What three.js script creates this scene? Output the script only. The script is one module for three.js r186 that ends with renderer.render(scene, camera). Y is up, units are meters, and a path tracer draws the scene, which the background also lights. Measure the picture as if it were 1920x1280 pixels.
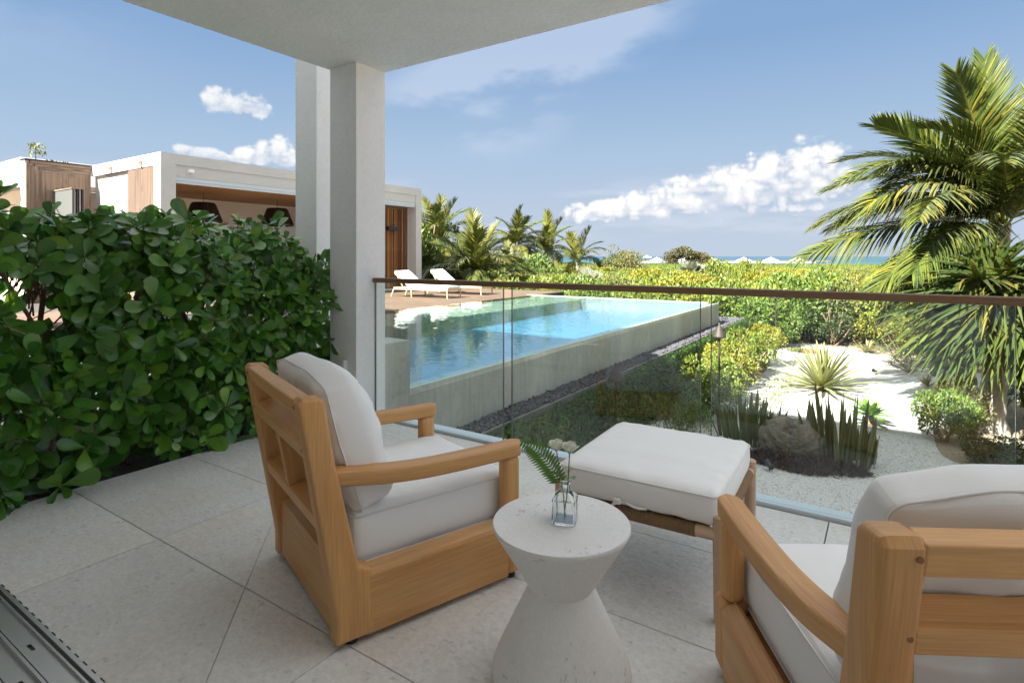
import * as THREE from 'three';
import { RoundedBoxGeometry } from 'three/addons/geometries/RoundedBoxGeometry.js';
import { mergeGeometries, toCreasedNormals } from 'three/addons/utils/BufferGeometryUtils.js';

// ------------------------------------------------------------------ camera, light, exposure
const scene = new THREE.Scene();
const camera = new THREE.PerspectiveCamera(62.02, 1.5, 0.05, 12000);
camera.position.set(0, 1.25, 0);
camera.rotation.y = Math.atan(705 / 1065);
camera.setViewOffset(1920, 1280, 0, 160, 1920, 1280);      // level camera with a shifted lens
const renderer = new THREE.WebGLRenderer({ antialias: true });
renderer.toneMapping = THREE.LinearToneMapping;
renderer.toneMappingExposure = 8.8;
renderer.shadowMap.enabled = true;
const sun = new THREE.DirectionalLight(new THREE.Color(1, 0.93, 0.86), 3.1);
sun.position.set(-13, 46, 50);
sun.castShadow = true;
sun.shadow.radius = 1.2;
Object.assign(sun.shadow.camera, { left: -60, right: 60, top: 60, bottom: -60, near: 1, far: 200 });
sun.shadow.mapSize.set(4096, 4096);
scene.add(sun); scene.add(sun.target);

// ------------------------------------------------------------------ small tools
function mulberry(a) { return () => { a |= 0; a = a + 0x6D2B79F5 | 0; let t = Math.imul(a ^ a >>> 15, 1 | a); t = t + Math.imul(t ^ t >>> 7, 61 | t) ^ t; return ((t ^ t >>> 14) >>> 0) / 4294967296; }; }
let rnd = mulberry(7);
const R = (a, b) => a + (b - a) * rnd();
const V = (x, y, z) => new THREE.Vector3(x, y, z);
const sm = (a, b, x) => { const t = Math.min(1, Math.max(0, (x - a) / (b - a))); return t * t * (3 - 2 * t); };
const lerp = (a, b, t) => a + (b - a) * t;
const D = Math.PI / 180;
const used = {};
function numbered(name) { const n = used[name] = (used[name] ?? -1) + 1; return n ? name + '_' + String(n).padStart(3, '0') : name; }
function tag(o, label, category, group, kind) {
  if (label) o.userData.label = label;
  if (category) o.userData.category = category;
  if (group) o.userData.group = group;
  if (kind) o.userData.kind = kind;
  return o;
}
function thing(name, label, category, pos = [0, 0, 0], turn = 0, group) {
  const o = new THREE.Group(); o.name = numbered(name); o.position.set(...pos); o.rotation.y = turn;
  tag(o, label, category, group); scene.add(o); return o;
}
function part(name, geo, mat, parent) {
  const m = new THREE.Mesh(geo, mat); m.name = parent ? name : numbered(name);
  m.castShadow = m.receiveShadow = true; (parent || scene).add(m); return m;
}
function struct(name, geo, mat) { const m = part(name, geo, mat); m.userData.kind = 'structure'; return m; }
function copy(o, label, pos, turn, scale) {
  const c = o.clone(); c.name = numbered(o.name.replace(/_\d{3}$/, '')); scene.add(c);
  if (label) c.userData.label = label;
  if (pos) c.position.set(...pos);
  if (turn !== undefined) c.rotation.y = turn;
  if (scale) c.scale.setScalar(scale);
  return c;
}
function join(list) {
  const l = list.map(g => { let h = g.index ? g.toNonIndexed() : g.clone(); for (const k of Object.keys(h.attributes)) if (!['position', 'normal', 'uv'].includes(k)) h.deleteAttribute(k); h.morphAttributes = {}; return h; });
  return mergeGeometries(l, false);
}
const at = (g, x, y, z) => g.translate(x, y, z);
function box(x0, x1, y0, y1, z0, z1, s = 1) { const g = new THREE.BoxGeometry(x1 - x0, y1 - y0, z1 - z0); g.translate((x0 + x1) / 2, (y0 + y1) / 2, (z0 + z1) / 2); return uvm(g, s); }
function rbox(w, h, d, r = 0.006, seg = 2) { return new RoundedBoxGeometry(w, h, d, seg, Math.min(r, w / 2.01, h / 2.01, d / 2.01)); }
// uv in metres, from the side each face looks to
function uvm(g, s = 1, du = 0, dv = 0) {
  const h = g.index ? g.toNonIndexed() : g, p = h.attributes.position, uv = new Float32Array(p.count * 2), a = V(), b = V(), c = V();
  for (let i = 0; i < p.count; i += 3) {
    a.fromBufferAttribute(p, i); b.fromBufferAttribute(p, i + 1); c.fromBufferAttribute(p, i + 2);
    const n = b.clone().sub(a).cross(c.clone().sub(a)), nx = Math.abs(n.x), ny = Math.abs(n.y), nz = Math.abs(n.z);
    [a, b, c].forEach((q, k) => { const o = (i + k) * 2;
      if (ny >= nx && ny >= nz) { uv[o] = q.x * s + du; uv[o + 1] = q.z * s + dv; }
      else if (nx >= nz) { uv[o] = q.z * s + du; uv[o + 1] = q.y * s + dv; }
      else { uv[o] = q.x * s + du; uv[o + 1] = q.y * s + dv; } });
  }
  h.setAttribute('uv', new THREE.BufferAttribute(uv, 2)); return h;
}
// uv for timber: u runs with the grain (axis 0 x, 1 y, 2 z)
function wood(g, axis, s = 1) {
  const h = g.index ? g.toNonIndexed() : g, p = h.attributes.position, uv = new Float32Array(p.count * 2), du = rnd() * 7, dv = rnd() * 7, q = [V(), V(), V()];
  for (let i = 0; i < p.count; i += 3) {
    q.forEach((v, k) => v.fromBufferAttribute(p, i + k));
    const n = q[1].clone().sub(q[0]).cross(q[2].clone().sub(q[0])).toArray().map(Math.abs), o = [0, 1, 2].filter(k => k !== axis);
    const end = n[axis] > n[o[0]] && n[axis] > n[o[1]], across = n[o[0]] > n[o[1]] ? o[1] : o[0];
    q.forEach((v, k) => { const e = v.toArray(), j = (i + k) * 2; uv[j] = (end ? e[o[0]] * 0.3 : e[axis]) * s + du; uv[j + 1] = (end ? e[o[1]] : e[across]) * s + dv; });
  }
  h.setAttribute('uv', new THREE.BufferAttribute(uv, 2)); return h;
}
function tube(pts, r, seg = 12, sides = 6) { return new THREE.TubeGeometry(new THREE.CatmullRomCurve3(pts.map(p => p.isVector3 ? p : V(...p))), seg, r, sides, false); }
function rod(a, b, r0, r1, sides = 8) {
  const A = V(...a), B = V(...b), L = A.distanceTo(B), g = new THREE.CylinderGeometry(r1, r0, L, sides);
  g.translate(0, L / 2, 0); g.applyQuaternion(new THREE.Quaternion().setFromUnitVectors(V(0, 1, 0), B.clone().sub(A).normalize())); g.translate(...a); return g;
}
// ------------------------------------------------------------------ noise that tiles
function lattice(seed, n) { const r = mulberry(seed), a = new Float32Array(n * n); for (let i = 0; i < n * n; i++) a[i] = r(); return a; }
const lat = lattice(99, 256);
function vn(x, y, px, py, s = 0) {          // value noise, period px by py cells
  const xi = Math.floor(x), yi = Math.floor(y), fx = x - xi, fy = y - yi, u = fx * fx * (3 - 2 * fx), v = fy * fy * (3 - 2 * fy);
  const h = (i, j) => lat[((((j % py) + py) % py) * 57 + s * 31 & 255) * 256 + ((((i % px) + px) % px) * 13 + s * 17 & 255)];
  return lerp(lerp(h(xi, yi), h(xi + 1, yi), u), lerp(h(xi, yi + 1), h(xi + 1, yi + 1), u), v);
}
function fbm(x, y, p, oct = 5, s = 0, gain = 0.5, py = p) { let a = 0, w = 1, t = 0; for (let o = 0; o < oct; o++) { a += w * vn(x, y, p, py, s + o); t += w; w *= gain; x *= 2; y *= 2; p *= 2; py *= 2; } return a / t; }
function billow(x, y, p, oct, s) { let a = 0, w = 1, t = 0; for (let o = 0; o < oct; o++) { a += w * Math.abs(2 * vn(x, y, p, p, s + o) - 1); t += w; w *= 0.55; x *= 2; y *= 2; p *= 2; } return a / t; }
function tex(w, h, f, srgb = false, rx = 1, ry = 1) {
  const d = new Uint8Array(w * h * 4);
  for (let j = 0; j < h; j++) for (let i = 0; i < w; i++) {
    const c = f(i / w, j / h), o = (j * w + i) * 4;
    for (let k = 0; k < 3; k++) { const v = Math.min(1, Math.max(0, typeof c === 'number' ? c : c[k])); d[o + k] = 255 * (srgb ? (v <= 0.0031308 ? v * 12.92 : 1.055 * v ** (1 / 2.4) - 0.055) : v) + 0.5; }
    d[o + 3] = 255;
  }
  const t = new THREE.DataTexture(d, w, h); t.wrapS = t.wrapT = THREE.RepeatWrapping; t.magFilter = THREE.LinearFilter; t.minFilter = THREE.LinearFilter;
  if (srgb) t.colorSpace = THREE.SRGBColorSpace; t.repeat.set(rx, ry); t.needsUpdate = true; return t;
}
const mul = (c, k) => [c[0] * k, c[1] * k, c[2] * k], mix3 = (a, b, t) => [lerp(a[0], b[0], t), lerp(a[1], b[1], t), lerp(a[2], b[2], t)];
const lin = (r, g, b) => new THREE.Color().setRGB(r, g, b);
const std = o => new THREE.MeshStandardMaterial(o), phys = o => new THREE.MeshPhysicalMaterial(o);

// ------------------------------------------------------------------ sky: blue with scattered cumulus
{
  const W = 4096, H = 2048, d = new Float32Array(W * H * 4), E = 1.42 / 8.8;
  const stops = [[0, [0.385, 0.45, 0.54]], [4, [0.365, 0.435, 0.54]], [10, [0.295, 0.40, 0.535]], [20, [0.175, 0.29, 0.475]], [32, [0.15, 0.27, 0.46]], [50, [0.15, 0.27, 0.45]], [90, [0.15, 0.26, 0.43]]];
  const grad = e => { for (let i = 1; i < stops.length; i++) if (e <= stops[i][0]) return mix3(stops[i - 1][1], stops[i][1], sm(0, 1, 0) + (e - stops[i - 1][0]) / (stops[i][0] - stops[i - 1][0])); return stops[6][1]; };
  // [azimuth from -z, half width, base, top at the low end, top at the high end, density]
  const cum = [[-15.5, 14.2, 3.3, 5.2, 11.2, 1.25], [-59.2, 3.3, 12.8, 15.2, 14.8, 0.8], [-57.2, 3.2, 8.5, 10.0, 11.6, 0.9], [-62.0, 2.6, 8.6, 10.0, 9.6, 0.7],
    [34, 12, 4, 9, 6, 1.1], [62, 9, 9, 14, 12, 1.0], [95, 14, 5, 9, 12, 1.1], [128, 10, 12, 17, 15, 1.0], [-120, 14, 5, 10, 8, 1.1], [-150, 9, 14, 19, 17, 1.0], [78, 8, 24, 30, 28, 0.9], [40, 7, 32, 38, 36, 0.7], [-95, 8, 20, 26, 24, 0.9]];
  for (let j = 0; j < H; j++) {
    const el = ((j + 0.5) / H - 0.5) * 180, base = grad(Math.max(0, el));
    for (let i = 0; i < W; i++) {
      const o = (j * W + i) * 4;
      let c = base;
      if (el > 0) {
        const th = ((i + 0.5) / W - 0.5) * 2 * Math.PI, az = Math.atan2(Math.cos(th), -Math.sin(th)) / D;
        for (const [a, hw, b, t0, t1, dens] of cum) {
          let da = az - a; if (da > 180) da -= 360; if (da < -180) da += 360;
          if (Math.abs(da) > hw * 1.25 || el < b - 2 || el > Math.max(t0, t1) + 3.5) continue;
          const u = da / hw, slant = hw > 12.5 ? 0.055 * (da + hw) * (a > -30 ? 1 : 0) : 0;
          const bb = b + slant * 1.2, tt = lerp(t0, t1, sm(-1, 0.8, u)) - 1.6 * sm(0.55, 1.1, u), h = (el - bb) / Math.max(0.6, tt - bb);
          const big = fbm(az * 0.34 + 40, el * 0.5, 256, 6, 3, 0.55), fine = 0.5 + 1.1 * (billow(az * 0.75 + 9, el * 0.95 + 3, 256, 5, 11) - 0.36);
          const env = (1 - sm(0.72, 1.12, Math.abs(u))) * sm(-0.22, 0.14, h + (fine - 0.5) * 0.25) * (1 - sm(0.45, 1.25, h));
          let k = sm(0.33, 0.70, env * 0.8 + (big - 0.5) * 0.6 + (fine - 0.5) * 0.75 + (h < 0.3 ? 0.03 : 0)) * Math.min(1, dens) * sm(0.08, 0.3, env);
          if (k > 0) {
            const lit = sm(-0.1, 0.75, h + (fine - 0.5) * 1.3 + (big - 0.5) * 0.7);
            c = mix3(c, mix3([0.50, 0.535, 0.60], [0.80, 0.78, 0.75], lit), k * 0.94);
          }
        }
        // an added overhead veil, then thin high cloud and a low haze bank
        if (el > 24) {                                    // bright veil added overhead, out of view, to light the shaded terrace
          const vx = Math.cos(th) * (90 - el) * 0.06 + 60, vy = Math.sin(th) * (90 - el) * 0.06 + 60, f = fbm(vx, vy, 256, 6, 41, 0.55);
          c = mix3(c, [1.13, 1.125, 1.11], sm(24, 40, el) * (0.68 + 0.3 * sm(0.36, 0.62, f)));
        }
        if (el > 8 && el < 46) {
          const band = (1 - sm(5, 15, Math.abs(az + 36 - (el - 16) * 1.3))) * sm(8, 13, el) * (1 - sm(21, 28, el)), w = Math.max(band, 0.5 * (1 - sm(0, 30, Math.abs(Math.abs(az) - 90))) * sm(10, 20, el) * (1 - sm(30, 46, el)));
          if (w > 0.01) c = mix3(c, [0.46, 0.52, 0.63], Math.min(0.55, w * sm(0.40, 0.68, fbm(az * 0.075 + el * 0.05 + 20, el * 0.2 - az * 0.03, 256, 6, 21, 0.55)) * 0.75));
        } else if (el > 1 && el < 8.5) c = mix3(c, [0.54, 0.58, 0.66], 0.4 * sm(1, 3, el) * (1 - sm(5, 8.5, el)) * sm(0.5, 0.7, fbm(az * 0.11 + 5, el * 0.8, 256, 4, 31)));
      }
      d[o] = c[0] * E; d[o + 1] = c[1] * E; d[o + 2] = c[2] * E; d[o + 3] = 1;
    }
  }
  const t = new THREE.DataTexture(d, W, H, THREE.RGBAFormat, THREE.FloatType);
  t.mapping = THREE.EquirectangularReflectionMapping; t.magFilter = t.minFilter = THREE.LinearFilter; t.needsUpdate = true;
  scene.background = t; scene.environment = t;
}

// ------------------------------------------------------------------ textures and materials
const teakT = tex(1024, 512, (u, v) => {
  const w = fbm(u * 3, v * 6, 3, 4, 1, 0.5, 6) * 0.5, r = vn(u * 4 + 0, v * 40 + w * 9, 4, 40, 5), g = fbm(u * 8, v * 128, 8, 3, 8, 0.6, 128), f = fbm(u * 24, v * 256, 24, 2, 12, 0.6, 256);
  const k = 0.72 + 0.13 * r + 0.24 * g + 0.20 * (f - 0.5), m = fbm(u * 2, v * 3, 2, 3, 4, 0.5, 3);
  return mix3([0.62 * k, 0.285 * k, 0.088 * k], [0.67 * k, 0.37 * k, 0.14 * k], sm(0.3, 0.75, m));
}, true, 0.7, 1.6);
const teakB = tex(512, 512, (u, v) => fbm(u * 10, v * 128, 10, 3, 8, 0.6, 128), false, 0.7, 1.6);
const teaks = [[1, 1, 1], [0.9, 0.87, 0.82], [1.08, 1.1, 1.12], [0.96, 0.98, 1.02]].map(c => std({ map: teakT, color: lin(...c), bumpMap: teakB, bumpScale: 0.0009, roughness: 0.48 })), teak = teaks[0];
const railWood = std({ map: teakT, color: lin(0.30, 0.33, 0.42), bumpMap: teakB, bumpScale: 0.0012, roughness: 0.55 });
const weatherT = tex(1024, 512, (u, v) => {
  const r = vn(u * 3, v * 36, 3, 36, 5), g = fbm(u * 9, v * 128, 9, 3, 8, 0.6, 128), s = sm(0.56, 0.74, fbm(u * 5, v * 12, 5, 4, 15, 0.6, 12)), k = 0.6 + 0.32 * r + 0.32 * g;
  return mix3(mul([0.42, 0.315, 0.235], k), mul([0.2, 0.155, 0.12], k), s * 0.7);
}, true, 0.4, 0.8);
const greyWood = std({ map: weatherT, bumpMap: teakB, bumpScale: 0.002, roughness: 0.85, color: lin(0.60, 0.58, 0.57) });
const paleWood = std({ map: weatherT, bumpMap: teakB, bumpScale: 0.002, roughness: 0.8, color: lin(0.27, 0.245, 0.22) });
const deckWood = std({ map: weatherT, bumpMap: teakB, bumpScale: 0.002, roughness: 0.7, color: lin(0.95, 0.78, 0.68), vertexColors: false });
const washWood = std({ map: weatherT, roughness: 0.6, color: lin(1.5, 1.36, 1.26) });
const loungerWood = std({ map: weatherT, roughness: 0.6, color: lin(1.7, 1.5, 1.25) });
const ceilWood = std({ map: teakT, roughness: 0.55, color: lin(0.62, 0.58, 0.5) });
const tileMats = [], tileB = tex(1024, 1024, (u, v) => {
  const w = fbm(u * 6, v * 6, 6, 3, 41) * 2.2, a = fbm(u * 14 + w, v * 40 + w * 0.7, 14, 5, 44, 0.55, 40), b = fbm(u * 64, v * 64, 64, 3, 47);
  return 0.62 * a + 0.38 * b;
}, false, 1, 1);
const tileT = tex(1024, 1024, (u, v) => {
  const m = fbm(u * 4, v * 4, 4, 5, 51, 0.6), f = fbm(u * 80, v * 80, 80, 3, 54, 0.6), sp = sm(0.70, 0.80, fbm(u * 30, v * 46, 30, 3, 57, 0.6, 46)), k = 0.84 + 0.15 * (m - 0.3) + 0.24 * (f - 0.5) - 0.14 * sp;
  return mix3(mul([0.80, 0.785, 0.755], k), mul([0.79, 0.755, 0.70], k), sm(0.46, 0.72, fbm(u * 3, v * 3, 3, 4, 59)));
}, true, 1, 1);
for (const k of [1, 0.95, 1.04]) tileMats.push(std({ map: tileT, bumpMap: tileB, bumpScale: 0.006, roughness: 0.62, color: lin(k, k, k * 0.995) }));
const grout = std({ color: lin(0.3, 0.28, 0.25), roughness: 0.95 });
const plasterB = tex(512, 512, (u, v) => 0.5 * fbm(u * 12, v * 12, 12, 4, 61, 0.6) + 0.5 * fbm(u * 70, v * 70, 70, 3, 64), false, 0.8, 0.8);
const plasterT = tex(512, 512, (u, v) => { const k = 0.96 + 0.12 * (fbm(u * 6, v * 6, 6, 5, 66, 0.6) - 0.4) + 0.07 * (fbm(u * 90, v * 90, 90, 2, 68) - 0.5); return [0.80 * k, 0.80 * k, 0.80 * k]; }, true, 0.5, 0.5);
const plaster = std({ map: plasterT, bumpMap: plasterB, bumpScale: 0.003, roughness: 0.9 });
const ceilMat = std({ map: plasterT, color: lin(1.06, 1.06, 1.05), bumpMap: plasterB, bumpScale: 0.004, roughness: 0.95 });
const whiteWall = std({ map: plasterT, color: lin(1.02, 1.0, 0.97), bumpMap: plasterB, bumpScale: 0.002, roughness: 0.9 });
const villaWall = std({ map: plasterT, color: lin(0.74, 0.72, 0.69), bumpMap: plasterB, bumpScale: 0.002, roughness: 0.9 });
const beigeWall = std({ map: plasterT, color: lin(0.95, 0.82, 0.66), bumpMap: plasterB, bumpScale: 0.002, roughness: 0.9 });
const concT = tex(1024, 1024, (u, v) => {
  const m = fbm(u * 5, v * 5, 5, 5, 71, 0.6), st = fbm(u * 70, v * 5, 70, 4, 74, 0.55, 5), f = fbm(u * 60, v * 60, 60, 3, 77), k = 0.82 + 0.4 * (m - 0.5) + 0.22 * (st - 0.5) + 0.16 * (f - 0.5);
  return mix3(mul([0.52, 0.52, 0.45], k), mul([0.42, 0.43, 0.39], k), sm(0.4, 0.7, st));
}, true, 0.35, 0.35);
const concrete = std({ map: concT, bumpMap: plasterB, bumpScale: 0.002, roughness: 0.6 });
const rimMat = std({ map: concT, color: lin(1.35, 1.4, 1.36), roughness: 0.4 });
const shelfMat = std({ map: concT, color: lin(1.5, 1.4, 1.15), roughness: 0.6 });
const curbMat = std({ map: concT, color: lin(0.36, 0.35, 0.36), bumpMap: plasterB, bumpScale: 0.003, roughness: 0.8 });
const fabB = tex(256, 256, (u, v) => 0.5 + 0.25 * Math.sin(u * 128 * Math.PI) * Math.sin(v * 128 * Math.PI) + 0.3 * (fbm(u * 64, v * 64, 64, 2, 81) - 0.5), false, 6, 6);
const fabric = phys({ color: lin(0.87, 0.86, 0.845), bumpMap: fabB, bumpScale: 0.0006, roughness: 0.95, sheen: 0.3, sheenRoughness: 0.6, sheenColor: lin(1, 1, 1) });
const pipingMat = std({ color: lin(0.78, 0.765, 0.74), roughness: 0.95 });
const greyPiping = std({ color: lin(0.3, 0.3, 0.3), roughness: 0.95 });
const stoneT = tex(1024, 1024, (u, v) => {
  const m = fbm(u * 6, v * 6, 6, 4, 91), f = fbm(u * 120, v * 120, 120, 2, 93), pit = sm(0.735, 0.77, fbm(u * 50, v * 50, 50, 3, 95, 0.6)) * sm(0.5, 0.62, fbm(u * 5, v * 5, 5, 3, 96)), k = 0.94 + 0.1 * (m - 0.5) + 0.1 * (f - 0.5) - 0.25 * pit;
  return [0.82 * k, 0.80 * k, 0.765 * k];
}, true, 1.4, 1.4);
const stone = std({ map: stoneT, roughness: 0.8, bumpMap: plasterB, bumpScale: 0.0012 });
const alu = std({ color: lin(0.52, 0.53, 0.53), metalness: 0.85, roughness: 0.42 });
const darkMetal = std({ color: lin(0.03, 0.03, 0.032), metalness: 0.4, roughness: 0.45 });
const shoeMat = std({ color: lin(0.62, 0.68, 0.72), metalness: 0.2, roughness: 0.35 });
const glass = phys({ color: lin(0.93, 0.965, 0.95), transmission: 1, thickness: 0, roughness: 0, ior: 1.5 });
const glassEdge = std({ color: lin(0.05, 0.09, 0.085), roughness: 0.2 });
const bottle = phys({ color: lin(0.985, 0.995, 0.99), transmission: 1, thickness: 0.01, roughness: 0, ior: 1.5, attenuationColor: lin(0.85, 0.95, 0.92), attenuationDistance: 0.3 });
const gravelT = (() => {
  const n = 96, cells = []; const r = mulberry(5); for (let i = 0; i < n * n; i++) cells.push([r(), r(), r(), r()]);
  const vor = (u, v) => { const x = u * n, y = v * n, xi = Math.floor(x), yi = Math.floor(y); let d1 = 9, d2 = 9, id = 0; for (let b = -1; b <= 1; b++) for (let a = -1; a <= 1; a++) { const k = ((yi + b + n) % n) * n + (xi + a + n) % n, c = cells[k], dx = xi + a + c[0] - x, dy = yi + b + c[1] - y, q = dx * dx + dy * dy; if (q < d1) { d2 = d1; d1 = q; id = k; } else if (q < d2) d2 = q; } return [Math.sqrt(d1), Math.sqrt(d2), cells[id]]; };
  const c = tex(1024, 1024, (u, v) => { const [a, b, q] = vor(u, v), k = q[2] < 0.07 ? 0.3 + q[3] * 0.3 : 0.75 + 0.35 * q[3], e = sm(0, 0.22, b - a); return mix3([0.38 * k, 0.37 * k, 0.36 * k], [0.83 * k, 0.82 * k, 0.795 * k], 0.3 + 0.7 * e); }, true, 0.55, 0.55);
  const h = tex(1024, 1024, (u, v) => { const [a, b, q] = vor(u, v); return sm(0, 0.45, b - a) * (0.55 + 0.45 * q[3]); }, false, 0.55, 0.55);
  return [c, h];
})();
const gravel = std({ map: gravelT[0], bumpMap: gravelT[1], bumpScale: 0.012, roughness: 0.95 });
const soil = std({ map: gravelT[0], color: lin(0.085, 0.066, 0.05), bumpMap: gravelT[1], bumpScale: 0.03, roughness: 1 });
const sand = std({ map: gravelT[0], color: lin(0.55, 0.47, 0.36), bumpMap: gravelT[1], bumpScale: 0.01, roughness: 1 });
const leafMat = (c, rough = 0.42, tr = 0.22) => phys({ color: c, roughness: rough, transmission: tr, thickness: 0, vertexColors: true, side: THREE.DoubleSide, specularIntensity: 0.8 });
const foliage = leafMat(lin(1, 1, 1), 0.6, 0.3);
const bark = std({ map: weatherT, color: lin(0.75, 0.7, 0.62), bumpMap: teakB, bumpScale: 0.004, roughness: 0.95 });
// ------------------------------------------------------------------ the setting: ground, sea, floor, porch roof
const G = -1.6;                                             // garden level; the terrace floor is 0
{
  const rows = [[20, G], [0, G], [-20, G], [-60, G - 0.2], [-120, G - 0.5], [-165, G - 0.8], [-185, -3.2], [-220, -4.5], [-7000, -8]], pos = [], idx = [], uv = [];
  rows.forEach(([z, y]) => { for (const x of [-5000, -300, -60, 60, 300, 5000]) { pos.push(x, y, z); uv.push(x, z); } });
  for (let j = 0; j < rows.length - 1; j++) for (let i = 0; i < 5; i++) { const a = j * 6 + i; idx.push(a, a + 1, a + 6, a + 1, a + 7, a + 6); }
  const g = new THREE.BufferGeometry(); g.setAttribute('position', new THREE.Float32BufferAttribute(pos, 3)); g.setAttribute('uv', new THREE.Float32BufferAttribute(uv, 2)); g.setIndex(idx); g.computeVertexNormals();
  struct('ground', g, sand);
  // the sea: shallow turquoise over sand near the beach, deep blue farther out
  const sp = [], sc = [], si = [], cols = [[-178, [0.03, 0.085, 0.085]], [-330, [0.018, 0.075, 0.08]], [-620, [0.014, 0.055, 0.07]], [-1000, [0.016, 0.055, 0.095]], [-6500, [0.014, 0.048, 0.085]]];
  cols.forEach(([z, c]) => { for (const x of [-6000, 6000]) { sp.push(x, -3.0, z); sc.push(...c); } });
  for (let j = 0; j < cols.length - 1; j++) si.push(j * 2, j * 2 + 1, j * 2 + 2, j * 2 + 1, j * 2 + 3, j * 2 + 2);
  const s = new THREE.BufferGeometry(); s.setAttribute('position', new THREE.Float32BufferAttribute(sp, 3)); s.setAttribute('color', new THREE.Float32BufferAttribute(sc, 3)); s.setIndex(si); s.computeVertexNormals();
  struct('sea', s, std({ vertexColors: true, roughness: 0.55, metalness: 0 }));
  // white gravel garden, a sheet just above the ground with an uneven outline
  const sh = new THREE.Shape(), pts = [[-3.35, -3.4], [10, -3.4], [9.5, -8.6], [2.6, -9.2], [0.75, -9.9], [0.62, -11.2], [0.9, -12.6], [1.5, -14], [2.4, -15.5], [1.9, -17.6], [0.6, -18.6], [-0.5, -19.6], [-1.6, -20.4], [-2.9, -20.2], [-3.2, -18.4], [-2.6, -16.4], [-2.5, -13], [-3.35, -9]];
  sh.setFromPoints(new THREE.CatmullRomCurve3(pts.map(p => V(p[0], -p[1], 0)), true, 'catmullrom', 0.3).getPoints(120).map(p => new THREE.Vector2(p.x, p.y)));
  const gg = new THREE.ShapeGeometry(sh, 4); gg.rotateX(-Math.PI / 2); gg.translate(0, G + 0.02, 0);
  struct('gravel', uvm(gg), gravel);
  const lg = new THREE.ShapeGeometry(new THREE.Shape().absellipse(0, 0, 2.75, 4.0, 0, 7), 40); lg.rotateX(-Math.PI / 2); lg.translate(4.0, G + 0.012, -12.4); struct('soil', uvm(lg), soil);
}
// tiled floor: stack bond along the rail with one mitred fall line
const floor = new THREE.Group(); floor.name = 'floor'; floor.userData.kind = 'structure'; scene.add(floor);
part('slab', join([box(-3.65, 6, -0.30, -0.022, -3.16, -0.30), box(-3.65, 6, -G * 0 + G, -0.3, -3.10, -2.9)]), grout, floor);
{
  const xs = [-3.65, -2.69, -1.46, -0.23, 1.0, 2.23, 3.46, 4.69, 5.92], zs = [-0.725, -1.23, -1.85, -2.46, -3.055], gap = 0.0011;
  const cut = [[-1.46, -0.695], [-2.69, -1.865]];
  const side = p => (cut[1][0] - cut[0][0]) * (p[1] - cut[0][1]) - (cut[1][1] - cut[0][1]) * (p[0] - cut[0][0]);
  const clip = (poly, s) => { const out = []; poly.forEach((p, i) => { const q = poly[(i + 1) % poly.length], a = side(p) * s, b = side(q) * s; if (a >= 0) out.push(p); if (a * b < 0) { const t = a / (a - b); out.push([lerp(p[0], q[0], t), lerp(p[1], q[1], t)]); } }); return out; };
  const tile = poly => {
    const cx = poly.reduce((a, p) => a + p[0], 0) / poly.length, cz = poly.reduce((a, p) => a + p[1], 0) / poly.length;
    const q = poly.map(p => { const dx = p[0] - cx, dz = p[1] - cz, l = Math.hypot(dx, dz); return new THREE.Vector2(p[0] - dx / l * gap * 1.5, -(p[1] - dz / l * gap * 1.5)); });
    const g = new THREE.ExtrudeGeometry(new THREE.Shape(q), { depth: 0.018, bevelEnabled: true, bevelThickness: 0.0012, bevelSize: 0.0012, bevelOffset: -0.0012, bevelSegments: 1 });
    g.rotateX(-Math.PI / 2); g.translate(0, -0.0192, 0); part('tile', uvm(g, 1, R(0, 9), R(0, 9)), tileMats[Math.floor(R(0, 2.99))], floor);
  };
  for (let i = 0; i < xs.length - 1; i++) for (let j = 0; j < zs.length - 1; j++) {
    const poly = [[xs[i] + gap, zs[j] - gap], [xs[i + 1] - gap, zs[j] - gap], [xs[i + 1] - gap, zs[j + 1] + gap], [xs[i] + gap, zs[j + 1] + gap]];
    if (i === 1 && j < 2) { for (const s of [1, -1]) { const c = clip(poly, s); if (c.length > 2) tile(c); } } else tile(poly);
  }
}
struct('ceiling', box(-3.64, -0.95, 2.705, 3.05, -3.195, -0.35), ceilMat);
struct('wall', join([box(-14, 9, 3.05, 7.85, -0.75, -0.35), box(-14, -3.9, -0.3, 3.05, -0.75, -0.5), box(-14, 9, 7.85, 8.1, -0.7, 5),
  box(-3.9, -3.75, -0.02, 3.05, -0.5, 1.3), box(4.4, 4.6, -0.02, 3.05, -0.35, 1.3), box(-3.9, 4.6, -0.02, 3.05, 1.3, 1.5), box(-3.75, 4.4, 2.75, 3.05, -0.35, 1.3)]), whiteWall);  // unseen room behind the camera, back wall set close to bounce light outward
struct('indoor_floor', box(-3.75, 4.4, -0.06, -0.03, -0.345, 1.3), std({ color: lin(0.72, 0.69, 0.63), roughness: 0.5 }));
struct('paving', box(-14, -3.76, -0.4, -0.06, -3.5, -0.75), std({ map: tileT, roughness: 0.7 }));

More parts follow.
